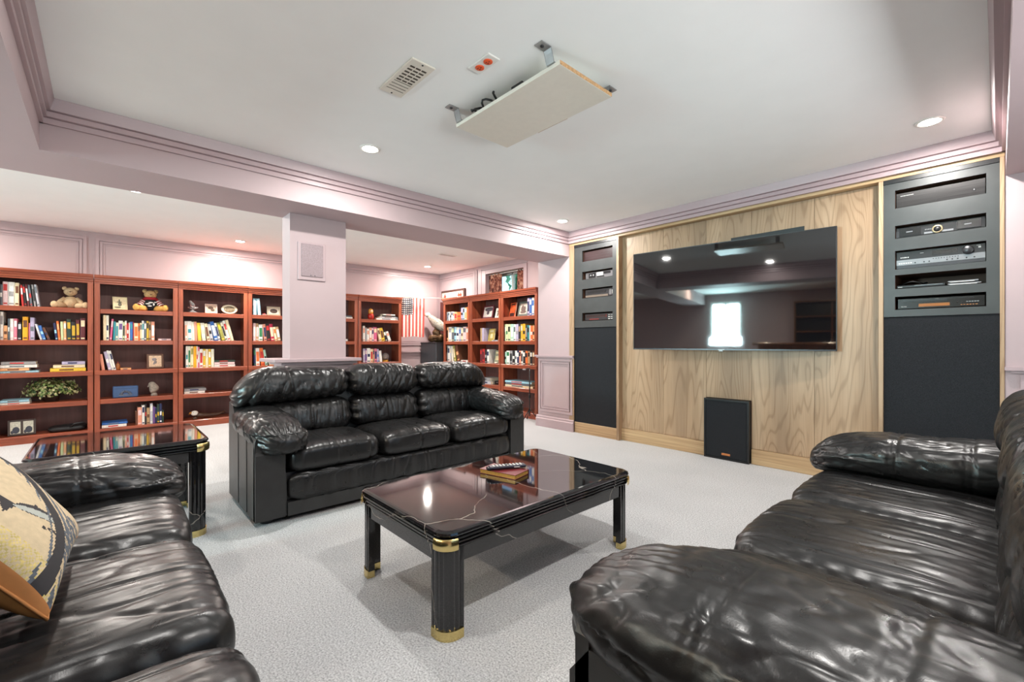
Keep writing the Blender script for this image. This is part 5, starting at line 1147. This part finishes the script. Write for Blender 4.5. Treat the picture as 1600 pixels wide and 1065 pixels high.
# thin floor stand
t = thing('floor_stand', 'thin black tripod stand in front of the bookcase by the pier', 'stand', (-4.235, 4.20, 0))
MB().tube([(0, 0, .06), (0, 0, .70)], .008, 10).build('pole', M_black, t); MB().lathe([(.014, .30), (.015, .31), (.015, .34), (.012, .35)], 12).build('clamp', M_black, t)
for k in range(3): a = R(30 + 120 * k); lg = MB().tube([(0, 0, .16), (.06 * math.cos(a), .06 * math.sin(a), .09), (.13 * math.cos(a), .13 * math.sin(a), .008)], .006, 8).build('leg', M_black, t); MB().ball((.13 * math.cos(a), .13 * math.sin(a), .008), (.010, .010, .008), 8, 6).build('rubber_foot', M_black, lg)
hd = MB().tube([(0, 0, .69), (-.02, -.01, .70), (-.055, -.02, .685)], .008, 8).build('bracket', M_black, t); MB().ball((-.07, -.025, .68), (.035, .028, .014), 14, 8).build('clip_head', M_silver, hd)
# curtains
def curtain(label, x0, x1):
    V = []; F = []; nu, nv = 40, 14; z0, z1 = 1.62, 2.16
    for i in range(nu + 1):
        for j in range(nv + 1): u = i / nu; V.append((x0 + (x1 - x0) * u, YW + .05 + .022 * math.sin(u * 22), z0 + (z1 - z0) * j / nv))
    for i in range(nu):
        for j in range(nv): o = i * (nv + 1) + j; F.append((o, o + nv + 1, o + nv + 2, o + 1))
    k = MATS.get('curtain_print')
    if k is None:
        q = N('curtain_print'); v = q.coord((1, 1, .6)); nz = q.noise(v, 22, 4, .7); q.base(q.ramp(nz, [(.36, lin((52, 36, 34))), (.48, lin((120, 62, 50))), (.56, lin((180, 120, 96))), (.66, lin((212, 176, 150)))])); q.set(Roughness=.85); k = MATS['curtain_print'] = q.m
    o = np_link('curtain', np.array(V), F, k); o.modifiers.new('thickness', 'SOLIDIFY').thickness = .003; tag(o, label, 'curtain', 'curtains of the small high window')
curtain('wide brown patterned curtain at the left side of the small high window', -5.69, -5.375); curtain('brown patterned curtain at the right side of the small high window', -5.01, -4.815)
m = MB(); m.tube([(WX0, YW + .05, 2.155), (WX1, YW + .05, 2.155)], .006, 8); o = m.build('curtain_rod', M_white, win)
# shrub outside the window
sh = thing('shrub', 'bright green leafy shrub outside the small high window', 'shrub', (-5.6, 6.1, .9))
V, F, MI = leaves(600, 1.1, .5, 1.0, 1.2, .16, 11); gm = [plain('shrub_leaf', (96, 168, 120), .5, var=.3, nscale=12), plain('shrub_leaf_pale', (150, 210, 170), .5, var=.2, nscale=12), plain('shrub_leaf_dark', (46, 118, 84), .5, var=.3, nscale=12)]
for q in gm:
    nt = q.node_tree; pb = next(n for n in nt.nodes if n.type == 'BSDF_PRINCIPLED'); ou = next(n for n in nt.nodes if n.type == 'OUTPUT_MATERIAL')
    tl = nt.nodes.new('ShaderNodeBsdfTranslucent'); ms = nt.nodes.new('ShaderNodeMixShader'); ms.inputs[0].default_value = .5
    nt.links.new(pb.inputs['Base Color'].links[0].from_socket, tl.inputs[0]); nt.links.new(pb.outputs[0], ms.inputs[1]); nt.links.new(tl.outputs[0], ms.inputs[2]); nt.links.new(ms.outputs[0], ou.inputs[0])
o = np_link('foliage', V, F, gm, sh, False, MI); o['kind'] = 'stuff'; MB().tube([(0, 0, 0), (.03, 0, .5), (0, .02, 1.2)], [.04, .03, .015], 8).build('stem', M_bwood, sh)
struct(MB().box(-9, -3, YW + .32, 9, .7, .9).build('ground_outside', plain('lawn', (104, 128, 70), .9, var=.3)))

# ================================================================ bar end of the room behind the camera (seen in the television)
t = thing('bar_counter', 'panelled wooden bar counter behind the camera, mirrored in the television', 'bar', (-.55, -3.05, 0))
MB().box(-1.45, 1.6, -.25, .25, .0, 1.0).build('body', M_barwood, t); MB().cbox(-1.55, 1.7, -.34, .34, 1.0, 1.05, .01).build('counter_top', M_barwood, t)
for k in range(5): MB().cbox(-1.25 + k * .58, -.75 + k * .58, .25, .268, .15, .88, .008).build('front_panel', M_barwood, t)
t = thing('back_bar_cabinet', 'dark glazed wooden back-bar cabinet against the rear wall', 'cabinet', (.1, -4.42, 0))
MB().box(-1.5, 1.4, -.17, .15, 0, .95).build('base', M_barwood, t); MB().box(-1.5, 1.4, -.17, -.15, .95, 2.0).build('back', M_black, t)
for z in (1.3, 1.65, 2.0): MB().box(-1.5, 1.4, -.15, .1, z, z + .025).build('shelf', M_barwood, t)
for x in (-1.5, -.78, -.05, .68, 1.375): MB().box(x, x + .025, -.15, .1, .95, 2.0).build('upright', M_barwood, t)
